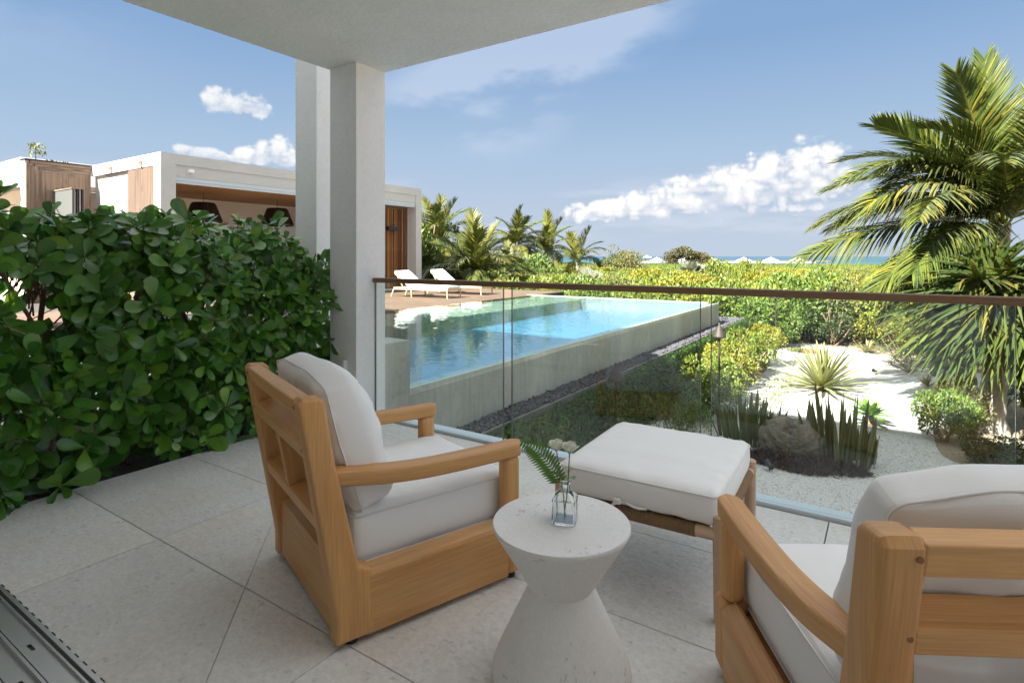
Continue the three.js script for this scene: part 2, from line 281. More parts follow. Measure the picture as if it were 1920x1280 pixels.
// pillars
{
  const p = thing('pillar', 'pale plastered pillar at the corner of the terrace where the handrail ends', 'pillar', [-3.47, 0, -3.0475]);
  part('shaft', uvm(at(rbox(0.30, 4.5, 0.295, 0.004), 0, 0.456, 0)), plaster, p);
  const q = thing('pillar', 'grey pillar just behind the corner pillar, half hidden by the shrub', 'pillar', [-4.39, 0, -3.37]);
  part('shaft', uvm(at(rbox(0.30, 3.5, 0.24, 0.004), 0, 1.45, 0)), plaster, q);
  const o = thing('outlet_box', 'small square weatherproof outlet box low on the corner pillar', 'outlet box', [-3.475, 0.395, -2.9]);
  part('housing', uvm(at(rbox(0.105, 0.135, 0.03, 0.004), 0, 0, 0.014)), std({ color: lin(0.6, 0.6, 0.58), roughness: 0.5 }), o);
  part('cover', at(rbox(0.02, 0.14, 0.036, 0.003), 0.054, 0, 0.02), std({ color: lin(0.8, 0.8, 0.78), roughness: 0.4 }), o);  // lighter strip paints in the brightly lit right side of the box
}
// sliding door track at the threshold
{
  const t = thing('door_track', 'slotted aluminium sliding door track at the edge of the tiles', 'door track', [0, 0, -0.725]);
  const L = [-3.64, 4.4], ridge = (z, w, h) => box(L[0], L[1], -0.03, h, z, z + w);
  part('ridge', join([ridge(0.0, 0.012, 0.004), ridge(0.022, 0.006, 0.001), ridge(0.083, 0.006, 0.004), ridge(0.093, 0.008, 0.006), ridge(0.155, 0.006, 0.004), ridge(0.165, 0.008, 0.006), ridge(0.23, 0.006, 0.004), ridge(0.24, 0.03, 0.003)]), alu, t);
  const plate = (z0, z1, off) => {
    const s = new THREE.Shape([[L[0], z0], [L[1], z0], [L[1], z1], [L[0], z1]].map(p => new THREE.Vector2(...p)));
    for (let x = -3.43 + off; x < 4; x += 0.375) { const h = new THREE.Path(), c = (z0 + z1) / 2, a = 0.022, b = 0.006; h.setFromPoints([[x - a, c - b], [x + a, c - b], [x + a + 0.003, c], [x + a, c + b], [x - a, c + b], [x - a - 0.003, c]].map(p => new THREE.Vector2(...p))); s.holes.push(h); }
    const g = new THREE.ExtrudeGeometry(s, { depth: 0.003, bevelEnabled: false }); g.rotateX(Math.PI / 2); g.translate(0, -0.011, 0); return part('drain_plate', g, alu, t);
  };
  plate(0.0281, 0.0829, 0); plate(0.1011, 0.1549, 0.18); plate(0.1731, 0.2299, 0.04);
  part('channel', box(L[0], L[1], -0.034, -0.031, 0, 0.38), darkMetal, t);
  part('end_plate', box(L[0], L[1], -0.03, -0.012, 0.2701, 0.378), alu, t);
  const clips = []; for (let x = L[0] + 0.02; x < 4; x += 0.062) clips.push(box(x, x + 0.028, -0.02, 0.0015, -0.006, -0.0005));
  part('edge_clip', join(clips), darkMetal, t).userData.kind = 'stuff';
}
// glass balustrade
{
  const r = thing('glass_balustrade', 'frameless glass balustrade with a dark timber handrail along the terrace edge', 'balustrade', [0, 0, -3.09]);
  const len = 9; part('handrail', wood(at(rbox(len, 0.036, 0.062, 0.006), -3.318 + len / 2, 1.064, 0), 0), railWood, r);
  part('base_channel', uvm(at(rbox(len, 0.05, 0.05, 0.004), -3.318 + len / 2, -0.005, 0.0)), shoeMat, r);
  part('cap', at(rbox(len, 0.06, 0.075, 0.004), -3.318 + len / 2, -0.02, -0.0635), shoeMat, r);
  for (const [a, b] of [[-3.315, -2.112], [-2.045, -0.835], [-0.779, 0.44], [0.50, 1.72], [1.78, 3.0], [3.06, 4.3]]) {
    const p = part('pane', box(a, b, 0.021, 1.045, -0.006, 0.006), glass, r);
    for (const x of [a, b]) part('pane_edge', box(x - 0.0012, x + 0.0012, 0.0205, 1.0455, -0.0064, 0.0064), glassEdge, p);
  }
}
// ------------------------------------------------------------------ pool
{
  const p = thing('swimming_pool', 'long raised infinity pool with pale concrete walls beside the timber deck', 'swimming pool');
  part('side_wall', box(-4.02, -3.76, G, -0.06, -15.7, -3.2), concrete, p); part('side_wall', box(-4.02, -3.7598, -0.0599, 0.0042, -3.9319, -3.2), concrete, p); part('lip', box(-3.785, -3.7602, -0.0298, 0.002, -15.7, -3.932), rimMat, p);
  part('rim', box(-4.02, -3.7605, -0.0598, -0.03, -15.7, -3.932), rimMat, p);
  part('end_wall', box(-9.5, -3.757, 0.0042, 0.46, -3.93, -3.5), concrete, p);
  part('far_wall', box(-9.7, -4.0202, G, -0.002, -15.7, -15.45), concrete, p);
  part('far_rim', box(-9.7, -4.0202, -0.0018, 0.003, -15.7, -15.45), rimMat, p);
  part('shelf', box(-9.5, -7.75, -1.2, -0.06, -15.449, -3.95), shelfMat, p);
  const tileB2 = tex(512, 512, (u, v) => { const a = Math.abs(fbm(u * 10, v * 10, 10, 3, 131) - 0.5), b = Math.abs(fbm(u * 14, v * 14, 14, 3, 137) - 0.5), k = 1 + 0.22 * (fbm(u * 8, v * 8, 8, 3, 139) - 0.5); const c = 1.0 - 0.25 * sm(0, 0.12, Math.min(a, b)); return [0.10 * k * c + 0.05, 0.25 * k * c + 0.10, 0.36 * k * c + 0.15]; }, true, 0.35, 0.35);  // bright caustic ripples of sunlight painted into the basin colour
  part('basin', join([box(-7.749, -4.021, -1.2, -0.36, -15.449, -3.95)]), std({ map: tileB2, roughness: 0.5 }), p);
  const wB = tex(1024, 1024, (u, v) => { const w = fbm(u * 5, v * 5, 5, 2, 141) * 1.5; return 0.55 * fbm(u * 10 + w, v * 22 + w, 10, 3, 143, 0.45, 22) + 0.45 * vn(u * 30 + w, v * 60 + w, 30, 60, 149); }, false, 0.22, 0.22);
  part('water', box(-9.48, -3.7855, -0.006, 0.0, -15.46, -3.935), phys({ color: lin(0.84, 0.95, 0.98), transmission: 1, thickness: 0, roughness: 0.0, ior: 1.33, bumpMap: wB, bumpScale: 0.004 }), p);
  // ledge with lava stones and a climbing green face
  part('ledge', box(-3.759, -3.45, G, -0.62, -17.6, -3.2), curbMat, p);
  part('far_ledge', box(-9.7, -3.7592, G, -0.62, -17.6, -15.702), curbMat, p);
  part('curb', join([box(-3.50, -3.45, -0.6199, -0.565, -17.6, -3.2), box(-9.7, -3.5002, -0.6199, -0.565, -17.6, -17.52)]), curbMat, p);
  const ico = new THREE.IcosahedronGeometry(1, 1), n = 15000, im = new THREE.InstancedMesh(ico, std({ color: lin(0.045, 0.044, 0.05), roughness: 0.75 }), n), m = new THREE.Matrix4(), q = new THREE.Quaternion();
  { const a = ico.attributes.position, s = mulberry(3), key = {}; for (let i = 0; i < a.count; i++) { const k = [a.getX(i), a.getY(i), a.getZ(i)].map(x => x.toFixed(2)).join(); key[k] ??= 0.72 + 0.5 * s(); a.setXYZ(i, a.getX(i) * key[k], a.getY(i) * key[k], a.getZ(i) * key[k]); } ico.computeVertexNormals(); }
  for (let i = 0; i < n; i++) {
    const far = i > n * 0.8, x = far ? R(-9.5, -3.6) : R(-3.745, -3.49), z = far ? R(-17.45, -15.75) : R(-17.4, -3.25), s = R(0.014, 0.03);
    q.setFromEuler(new THREE.Euler(R(0, 6), R(0, 6), R(0, 6))); m.compose(V(x, -0.60 + R(0, 0.06), z), q, V(s, s * R(0.6, 0.9), s * R(0.8, 1.3))); im.setMatrixAt(i, m);
    im.setColorAt(i, lin(...mul([1, 0.98, 1.04], R(0.7, 2.2))));
  }
  im.name = 'lava_stones'; im.castShadow = im.receiveShadow = true; im.userData.kind = 'stuff'; p.add(im);
  part('drain_box', box(-3.745, -3.55, -0.615, -0.54, -15.68, -15.45), darkMetal, p);
  // glass screen on the end wall
  const gs = thing('glass_screen', 'frameless glass pool screen clamped on top of the low end wall', 'glass screen', [-4.2, 0.46, -3.75]);
  part('pane', box(-5, 0, 0.03, 1.1, -0.006, 0.006), glass, gs); for (const x of [-0.1, -1.8]) part('clamp', at(rbox(0.09, 0.05, 0.05, 0.006), x, 0.024, 0), darkMetal, gs);
}
// deck
{
  const d = thing('timber_deck', 'weathered brown timber deck between the pool and the white pavilion', 'deck');
  part('frame', box(-19.2, -9.52, -1.2, -0.03, -17.7, -4.2), std({ color: lin(0.05, 0.045, 0.04), roughness: 0.9 }), d);
  const ms = [0.85, 1, 1.12, 0.95].map(k => std({ map: weatherT, bumpMap: teakB, bumpScale: 0.002, roughness: 0.7, color: lin(0.34 * k, 0.29 * k, 0.265 * k) }));
  let n = 0; for (let z = -17.7; z < -4.2; z += 0.142) { const g = wood(box(-15.75, -9.5, -0.0295, 0.002, z, z + 0.136), 0); part('plank', g, ms[n++ % 4 ^ (rnd() < 0.3 ? 1 : 0)], d); }
}
// ------------------------------------------------------------------ armchairs
// a soft block: rounded, its two large faces bulging, with slack wrinkles
function cushionGeo(w, h, d, r, puffTop, puffBot, seed, wr = 0.006, pinch = 0.02) {
  const g = new THREE.BoxGeometry(w, h, d, 40, 14, 40), p = g.attributes.position, v = V();
  for (let i = 0; i < p.count; i++) {
    v.fromBufferAttribute(p, i);
    const ix = Math.max(-w / 2 + r, Math.min(w / 2 - r, v.x)), iy = Math.max(-h / 2 + r, Math.min(h / 2 - r, v.y)), iz = Math.max(-d / 2 + r, Math.min(d / 2 - r, v.z));
    const dx = v.x - ix, dy = v.y - iy, dz = v.z - iz, l = Math.hypot(dx, dy, dz);
    if (l > 1e-6) { const m = Math.max(Math.abs(dx), Math.abs(dy), Math.abs(dz)), k = Math.min(1, r / l); v.set(ix + dx * k, iy + dy * k, iz + dz * k); if (m < r * 0.999 && 0) v.x += 0; }
    const a = 2 * v.x / w, c = 2 * v.z / d, f = (1 - Math.abs(a) ** 2.6) * (1 - Math.abs(c) ** 2.6), t = v.y / (h / 2);
    v.y += f * (t > 0 ? puffTop * t : puffBot * t);
    const side = (1 - t * t) * pinch; v.x += Math.sign(v.x) * side * sm(0.7, 1, Math.abs(a)) * (1 - c * c * 0.8); v.z += Math.sign(v.z) * side * sm(0.7, 1, Math.abs(c)) * (1 - a * a * 0.8);
    const rg = 1 - Math.abs(2 * fbm(v.x * 4.5 + v.z * 2.5 + seed, v.z * 4 - v.x * 1.5 + v.y * 3 + 20, 256, 3, seed + 9) - 1); v.y += Math.sign(t) * Math.min(1, Math.abs(t)) * wr * 1.1 * (rg ** 6 - 0.4);
    v.y += wr * (fbm(v.x * 7 + seed, v.z * 7 + v.y * 5, 256, 3, seed) - 0.5) * 2 + wr * 0.5 * (fbm(v.x * 3 + v.y * 9, v.z * 18 + seed, 256, 2, seed + 7) - 0.5) * 2;
    const ed = Math.max(Math.abs(a), Math.abs(c)), al = Math.abs(a) > Math.abs(c) ? v.z : v.x; v.y += Math.sign(t) * Math.min(1, Math.abs(t)) * 0.007 * sm(0.66, 0.9, ed) * (1 - sm(0.93, 1, ed)) * (fbm(al * 26 + seed * 3, ed * 2, 256, 2, seed + 3) - 0.5);
    p.setXYZ(i, v.x, v.y, v.z);
  }
  const uv = g.attributes.uv; for (let i = 0; i < p.count; i++) uv.setXY(i, p.getX(i), p.getZ(i) + p.getY(i));
  g.computeVertexNormals(); return g;
}
function pipingGeo(w, d, y, r, rad = 0.0035, fy = () => 0) {
  const pts = [], a = w / 2, b = d / 2, n = 10; [[a - r, b - r, 0], [-a + r, b - r, 90], [-a + r, -b + r, 180], [a - r, -b + r, 270]].forEach(([cx, cz, s]) => { for (let i = 0; i <= n; i++) { const t = (s + 90 * i / n) * D, x = cx + r * Math.cos(t), z = cz + r * Math.sin(t); pts.push(V(x, y + fy(x, z), z)); } });
  return new THREE.TubeGeometry(new THREE.CatmullRomCurve3(pts, true), 120, rad, 6, true);
}
// a bar of rounded section swept along points [x, y, z, halfWidth]
function barSweep(pts, hw, hh, rr, n = 40) {
  const c = new THREE.CatmullRomCurve3(pts.map(p => V(p[0], p[1], p[2]))), P = c.getSpacedPoints(n), pos = [], uv = [], idx = [], ring = [];
  const L = c.getLength();
  for (const [sx, sy, s] of [[1, 1, 0], [-1, 1, 90], [-1, -1, 180], [1, -1, 270]]) for (let k = 0; k <= 3; k++) { const t = (s + 30 * k) * D; ring.push([sx * (hw - rr) + rr * Math.cos(t), sy * (hh - rr) + rr * Math.sin(t)]); }
  const m = ring.length; let per = [0]; for (let k = 1; k <= m; k++) per.push(per[k - 1] + Math.hypot(ring[k % m][0] - ring[k - 1][0], ring[k % m][1] - ring[k - 1][1]));
  P.forEach((q, i) => {
    const t = c.getTangentAt(i / n), s = V(-t.z, 0, t.x).normalize(), u = V(0, 1, 0), e = i / n * L, k = e < hw ? Math.sqrt(Math.max(0.0004, 1 - (1 - e / hw) ** 2)) : 1;
    for (let j = 0; j <= m; j++) { const [a, b] = ring[j % m]; pos.push(q.x + s.x * a * k, q.y + b, q.z + s.z * a * k); uv.push(e + 3.3, per[j]); }
  });
  for (let i = 0; i < n; i++) for (let j = 0; j < m; j++) { const a = i * (m + 1) + j, b = a + m + 1; idx.push(a, b, a + 1, a + 1, b, b + 1); }
  const last = n * (m + 1), ctr = pos.length / 3; for (const [o, k] of [[0, 1], [last, -1]]) { const z = pos.length / 3; pos.push(P[o ? n : 0].x, P[o ? n : 0].y, P[o ? n : 0].z); uv.push(0, 0); for (let j = 0; j < m; j++) k > 0 ? idx.push(z, o + j, o + j + 1) : idx.push(z, o + j + 1, o + j); }
  const g = new THREE.BufferGeometry(); g.setAttribute('position', new THREE.Float32BufferAttribute(pos, 3)); g.setAttribute('uv', new THREE.Float32BufferAttribute(uv, 2)); g.setIndex(idx); const h = toCreasedNormals(g, 0.7); return h;
}
const plugMat = std({ color: lin(0.25, 0.11, 0.04), roughness: 0.6 });
function makeArmchair(label) {
  const t = thing('armchair', label, 'armchair', [0, 0, 0], 0, 'teak lounge armchairs on the terrace');
  const lean = y => 0.128 * (y - 0.1) / 0.71;
  // back posts, one piece from the floor to the top rail
  for (const s of [1, -1]) {
    const pr = [[0.012, 0.022], [-0.115, 0.022], [-0.105, 0.235], [-0.062, 0.255], [0.015, 0.60], [0.048, 0.80], [0.062, 0.812], [0.118, 0.815], [0.13, 0.80], [0.012, 0.10]];
    const g = new THREE.ExtrudeGeometry(new THREE.Shape(pr.map(p => new THREE.Vector2(-p[0], p[1]))), { depth: 0.042, bevelEnabled: true, bevelThickness: 0.016, bevelSize: 0.014, bevelOffset: -0.014, bevelSegments: 4 });
    g.rotateY(Math.PI / 2); g.translate(s * 0.345 - 0.021, 0, 0); const h = toCreasedNormals(g, 0.6);
    part('back_post', wood(h, 1), teaks[0], t);
    for (const [y, z] of [[0.783, 0.127], [0.645, 0.102], [0.405, 0.058]]) part('plug', new THREE.CylinderGeometry(0.0055, 0.0055, 0.004, 10).rotateX(Math.PI / 2).translate(s * 0.325, y, z + 0.0005), plugMat, t);
  }
  const tilt = Math.atan(0.128 / 0.71);
  const rail = (name, y, h, d, off) => { const g = wood(rbox(0.634, h, d, 0.006), 0); g.rotateX(tilt); g.translate(0, y, lean(y) - off); part(name, g, teaks[2], t); };
  rail('top_rail', 0.783, 0.056, 0.05, 0.022); rail('back_rail', 0.645, 0.05, 0.08, 0.037); rail('back_rail', 0.405, 0.05, 0.08, 0.037);
  const dv = wood(rbox(0.036, 0.198, 0.076, 0.004), 1); dv.rotateX(tilt); dv.translate(0, 0.525, lean(0.525) - 0.037); part('back_slat', dv, teaks[1], t);
  // boxed base
  const bev = (len, axis) => { const s = new THREE.Shape([[0, 0.024], [0.048, 0.024], [0.048, 0.236], [0.035, 0.243], [0.002, 0.222], [-0.004, 0.212]].map(p => new THREE.Vector2(...p))), g = new THREE.ExtrudeGeometry(s, { depth: len, bevelEnabled: false }); return g; };
  for (const s of [1, -1]) {
    const g = bev(0.565); g.scale(-1, 1, 1); g.translate(0.378, 0, -0.655); const h = g.toNonIndexed ? g : g; if (s < 0) h.rotateY(0), h.scale(-1, 1, 1);
    const w = wood(h, 2), ps = w.attributes.position; if (s > 0) { for (let i = 0; i < ps.count; i += 3) { for (const at2 of ['position', 'uv']) { const A = w.attributes[at2], n = A.itemSize, a = A.array.slice((i + 1) * n, (i + 2) * n), b = A.array.slice((i + 2) * n, (i + 3) * n); A.array.set(b, (i + 1) * n); A.array.set(a, (i + 2) * n); } } }
    w.computeVertexNormals(); part('side_panel', w, teaks[3], t);
    part('corner_block', wood(at(rbox(0.085, 0.214, 0.084, 0.022, 4), s * 0.3385, 0.131, -0.694), 1), teaks[0], t);
  }
  part('front_panel', wood(at(rbox(0.594, 0.205, 0.045, 0.005), 0, 0.126, -0.705), 0), teaks[1], t);
  part('back_panel', wood(at(rbox(0.63, 0.225, 0.045, 0.005), 0, 0.137, -0.022), 0), teaks[3], t);
  part('seat_board', wood(box(-0.329, 0.329, 0.185, 0.203, -0.68, -0.045), 0), teaks[2], t);
  const glide = []; for (const [x, z] of [[0.34, -0.69], [-0.34, -0.69], [0.34, -0.05], [-0.34, -0.05]]) glide.push(new THREE.CylinderGeometry(0.02, 0.02, 0.026, 12).translate(x, 0.013, z)); 
  glide.forEach(g => part('glide', g, darkMetal, t));
  // arms
  for (const s of [1, -1]) {
    part('arm', barSweep([[s * 0.342, 0.498, -0.735], [s * 0.345, 0.498, -0.62], [s * 0.347, 0.501, -0.45], [s * 0.346, 0.507, -0.30], [s * 0.337, 0.517, -0.17], [s * 0.318, 0.530, -0.06], [s * 0.306, 0.540, 0.03]], 0.037, 0.027, 0.010), teaks[0], t);
    const g = wood(at(rbox(0.066, 0.245, 0.078, 0.030, 6), s * 0.343, 0.356, -0.683), 1); part('arm_post', g, teaks[2], t);
  }
  // cushions
  const seat = part('seat_cushion', at(cushionGeo(0.60, 0.185, 0.655, 0.028, 0.022, 0, 21, 0.004, 0.012), 0, 0.298, -0.398), fabric, t);
  for (const y of [0.378, 0.222]) part('piping', at(pipingGeo(0.606, 0.661, y, 0.028, 0.003), 0, 0, -0.398), pipingMat, seat);
  const bg = cushionGeo(0.60, 0.155, 0.455, 0.035, 0.074, 0.02, 33, 0.014, 0.01), bp = pipingGeo(0.610, 0.463, -0.055, 0.035, 0.0032);
  for (const g of [bg, bp]) { const p = g.attributes.position; for (let i = 0; i < p.count; i++) { const z = p.getZ(i), x = p.getX(i), c = sm(0.12, 0.30, Math.abs(x)) * sm(0.1, 0.25, z); p.setZ(i, z + 0.03 * (1 - c) * sm(0, 0.25, z)); p.setY(i, p.getY(i) * (1 - 0.28 * sm(0.0, 0.25, z))); } }
  bg.computeVertexNormals();
  for (const g of [bg, bp]) { g.rotateX(-Math.PI / 2); g.rotateX(0.32); g.translate(0, 0.618, -0.086); }
  const bc = part('back_cushion', bg, fabric, t); part('piping', bp, pipingMat, bc);
  return t;
}
rnd = mulberry(41);
const chair = makeArmchair('teak armchair facing the pool, with white cushions, whole of its back seen');
chair.position.set(-1.792, 0, -1.321); chair.rotation.y = -20 * D;
copy(chair, 'teak armchair in front of the white gravel, cropped by the edge of the picture', [0.257, 0, -1.349], 30.5 * D);

// ------------------------------------------------------------------ ottoman
{
  const o = thing('ottoman', 'low wooden ottoman with woven cord frame and a thick white cushion', 'ottoman', [-0.79, 0, -2.31], 2 * D);
  const w = 0.29, d = 0.31, cord = std({ color: lin(0.26, 0.155, 0.075), roughness: 0.7, bumpMap: tex(64, 256, (u, v) => 0.5 + 0.5 * Math.sin(v * 2 * Math.PI * 64), false, 1, 1), bumpScale: 0.004 });
  for (const [x, z] of [[1, 1], [-1, 1], [1, -1], [-1, -1]]) {
    const l = part('leg', wood(new THREE.CylinderGeometry(0.026, 0.021, 0.36, 16).translate(x * (w + 0.012), 0.18, z * d), 1), washWood, o); l.rotation.z = 0;
    part('leg_cap', at(new THREE.SphereGeometry(0.026, 16, 8, 0, 7, 0, Math.PI / 2).scale(1, 0.35, 1), x * (w + 0.012), 0.36, z * d), washWood, l);
  }
  const railG = (a, b) => { const g = rod(a, b, 0.024, 0.024, 14); const uv = g.attributes.uv; for (let i = 0; i < uv.count; i++) uv.setXY(i, uv.getX(i), uv.getY(i)); return g; };
  for (const z of [d, -d]) { part('cord_rail', railG([-w + 0.07, 0.295, z], [w - 0.07, 0.295, z]), cord, o); for (const s of [1, -1]) part('rail_end', wood(rod([s * (w - 0.069), 0.295, z], [s * (w + 0.01), 0.295, z], 0.0215, 0.0215, 14), 0), washWood, o); }
  for (const x of [w, -w]) { part('cord_rail', railG([x + 0.012 * Math.sign(x), 0.32, -d + 0.06], [x + 0.012 * Math.sign(x), 0.32, d - 0.06]), cord, o); for (const s of [1, -1]) part('stretcher', wood(rod([x + 0.012 * Math.sign(x), 0.318, s * (d - 0.061)], [x + 0.012 * Math.sign(x), 0.318, s * (d - 0.018)], 0.02, 0.02, 12), 2), washWood, o); }
  const strips = []; for (let i = 0; i < 46; i++) { const x = -w + 0.03 + i * (2 * w - 0.06) / 45; strips.push(box(x - 0.0055, x + 0.0055, 0.312 + (i % 2) * 0.001, 0.318 + (i % 2) * 0.001, -d + 0.01, d - 0.01)); }
  const sw = part('woven_seat', join(strips), cord, o); sw.userData.kind = 'stuff';
  const cg = cushionGeo(0.60, 0.125, 0.655, 0.032, 0.016, 0, 51, 0.0032, 0.012); const c = part('cushion', at(cg, 0, 0.382, 0), fabric, o);
  part('piping', at(pipingGeo(0.606, 0.66, 0.428, 0.032, 0.003), 0, 0, 0), pipingMat, c);
  part('tie', join([tube([[-0.03, 0.335, 0.325], [-0.05, 0.345, 0.352], [-0.075, 0.325, 0.352], [-0.085, 0.285, 0.342]], 0.0055, 14, 6), tube([[-0.03, 0.338, 0.325], [-0.015, 0.348, 0.352], [0.02, 0.34, 0.352], [0.05, 0.335, 0.33]], 0.005, 14, 6), at(rbox(0.03, 0.022, 0.018, 0.007, 3), -0.055, 0.347, 0.348)]), pipingMat, o);
}
// ------------------------------------------------------------------ side table, bottle and flowers
const TX = -0.80, TZ = -1.47, TY = 0.472;
{
  const t = thing('side_table', 'hourglass-shaped pale stone side table between the armchairs', 'side table', [TX, 0, TZ]);
  const lathe = pts => { const g = new THREE.LatheGeometry(pts.map(p => new THREE.Vector2(...p)), 96), u = g.attributes.uv, p = g.attributes.position; for (let i = 0; i < p.count; i++) u.setXY(i, u.getX(i) * 1.1, Math.abs(p.getY(i)) > 0.4715 ? 0 : p.getY(i)); return g; };
  part('top_bowl', lathe([[0.068, 0.262], [0.082, 0.270], [0.096, 0.292], [0.196, 0.452], [0.2015, 0.463], [0.2015, 0.469], [0.1995, 0.4715]]), stone, t);
  const disc = new THREE.CircleGeometry(0.1995, 96); disc.rotateX(-Math.PI / 2); disc.translate(0, 0.4715, 0); part('table_top', uvm(disc), stone, t);
  part('base_cone', lathe([[0.055, 0.312], [0.083, 0.305], [0.09, 0.295], [0.186, 0.095], [0.2, 0.06], [0.204, 0.04], [0.199, 0.014], [0.186, 0.0]]), stone, t);
}
const BX = TX + 0.010, BZ = TZ - 0.005;
{
  const v = thing('glass_bottle', 'small clear square glass bottle used as a vase on the side table', 'vase', [BX, TY, BZ], 18 * D);
  const sq = (r, c) => { const o = []; for (let k = 0; k < 4; k++) for (let i = 0; i <= 4; i++) { const a = (k * 90 + i * 22.5) * D, sx = [1, -1, -1, 1][k], sz = [1, 1, -1, -1][k]; o.push([sx * (r - c) + c * Math.cos(a), sz * (r - c) + c * Math.sin(a)]); } return o; };
  const sect = [[0.0, 0.031, 0.005], [0.003, 0.034, 0.006], [0.070, 0.034, 0.006], [0.083, 0.026, 0.014], [0.089, 0.016, 0.0159], [0.112, 0.0145, 0.0144], [0.115, 0.019, 0.0189], [0.123, 0.019, 0.0189]];
  const inner = [[0.123, 0.0145, 0.0144], [0.090, 0.0125, 0.0124], [0.080, 0.022, 0.012], [0.068, 0.030, 0.005], [0.009, 0.030, 0.005]];
  const loft = (S, cap0, cap1) => { const pos = [], idx = [], m = 20; S.forEach(([y, r, c]) => sq(r, c).forEach(([x, z]) => pos.push(x, y, z))); for (let i = 0; i < S.length - 1; i++) for (let j = 0; j < m; j++) { const a = i * m + j, b = i * m + (j + 1) % m; idx.push(a, a + m, b, b, a + m, b + m); } for (const [on, r] of [[cap0, 0], [cap1, S.length - 1]]) if (on) { const c = pos.length / 3; pos.push(0, S[r][0], 0); for (let j = 0; j < m; j++) { const a = r * m + j, b = r * m + (j + 1) % m; r ? idx.push(c, b, a) : idx.push(c, a, b); } } const g = new THREE.BufferGeometry(); g.setAttribute('position', new THREE.Float32BufferAttribute(pos, 3)); g.setIndex(idx); return toCreasedNormals(g, 0.6); };
  const g = loft([...sect, ...inner], true, true); g.setAttribute('uv', new THREE.BufferAttribute(new Float32Array(g.attributes.position.count * 2), 2));
  part('body', g, bottle, v);
}
const stemMat = std({ color: lin(0.10, 0.19, 0.03), roughness: 0.5 }), petal = phys({ color: lin(0.84, 0.83, 0.72), roughness: 0.7, transmission: 0.25, thickness: 0, side: THREE.DoubleSide }), sepal = phys({ color: lin(0.12, 0.24, 0.03), roughness: 0.5, transmission: 0.2, thickness: 0, side: THREE.DoubleSide });
function patch(f, nu, nv) { const pos = [], uv = [], idx = []; for (let i = 0; i <= nu; i++) for (let j = 0; j <= nv; j++) { pos.push(...f(i / nu, j / nv)); uv.push(i / nu, j / nv); } for (let i = 0; i < nu; i++) for (let j = 0; j < nv; j++) { const a = i * (nv + 1) + j; idx.push(a, a + nv + 1, a + 1, a + 1, a + nv + 1, a + nv + 2); } const g = new THREE.BufferGeometry(); g.setAttribute('position', new THREE.Float32BufferAttribute(pos, 3)); g.setAttribute('uv', new THREE.Float32BufferAttribute(uv, 2)); g.setIndex(idx); g.computeVertexNormals(); return g; }
function rose(label, foot, head, leaves) {
  const r = thing('rose', label, 'rose', [BX, TY, BZ], 0), H = V(...head), F = V(...foot), mid = F.clone().lerp(H, 0.5).add(V(0.004, 0, 0.003));
  part('stem', tube([F, mid, H], 0.0017, 16, 6), stemMat, r);
  const petals = []; let k = 0;
  for (const [n, rad, hgt, open] of [[3, 0.007, 0.030, -0.15], [4, 0.0115, 0.031, 0.05], [5, 0.0150, 0.029, 0.22], [5, 0.0172, 0.025, 0.5]]) for (let i = 0; i < n; i++, k++) {
    const a0 = i / n * 6.283 + k * 0.7, wd = 6.283 / n * 0.72;
    const g = patch((u, v) => { const a = a0 + (u - 0.5) * 2 * wd * (1 - 0.3 * v * v), e = 1 - Math.abs(u - 0.5) ** 2 * 1.2, q = v * e, rr = rad * (0.35 + 0.9 * Math.sin(Math.min(1, q * 1.25) * 1.5)) + open * 0.016 * q * q * q, lip = open > 0 ? -0.006 * open * sm(0.8, 1, v) : 0; return [Math.cos(a) * rr, q * hgt + lip, Math.sin(a) * rr]; }, 8, 8);
    g.translate(H.x, H.y, H.z); part('petal', g, petal, r);
  }
  for (let i = 0; i < 5; i++) { const a0 = i * 1.2566; const g = patch((u, v) => { const w = 0.004 * (1 - v) * Math.sin(Math.PI * (0.25 + 0.75 * v)) * 1.6, rr = 0.004 + 0.014 * v, s = (u - 0.5) * 2 * w; return [Math.cos(a0) * rr - Math.sin(a0) * s, -0.001 + 0.012 * v - 0.012 * v * v * v, Math.sin(a0) * rr + Math.cos(a0) * s]; }, 2, 6); g.translate(H.x, H.y, H.z); part('sepal', g, sepal, r); }
  for (const [t, az, len, el] of leaves) { const c = F.clone().lerp(H, t), q = new THREE.Quaternion().setFromEuler(new THREE.Euler(0, az, el, 'YXZ')); const g = patch((u, v) => { const w = len * 0.3 * Math.sin(Math.PI * Math.min(1, v * 0.96 + 0.03)) ** 0.8 * (u - 0.5) * 2; return [v * len, -len * 0.25 * v * v + Math.abs(w) * 0.25, w]; }, 4, 8); g.applyQuaternion(q); g.translate(c.x, c.y, c.z); part('leaf', g, sepal, r); }
}
rose('white rose in the bottle, the fuller one on the straight stem', [0.004, 0.012, 0.012], [0.013, 0.203, -0.005], [[0.62, -0.7, 0.05, 0.5], [0.7, -0.2, 0.022, 0.9]]);
rose('white rose in the bottle, the one nearer the fern', [0.002, 0.010, -0.004], [-0.023, 0.207, 0.010], [[0.64, 3.6, 0.05, 0.15], [0.6, 2.6, 0.04, 0.2]]);
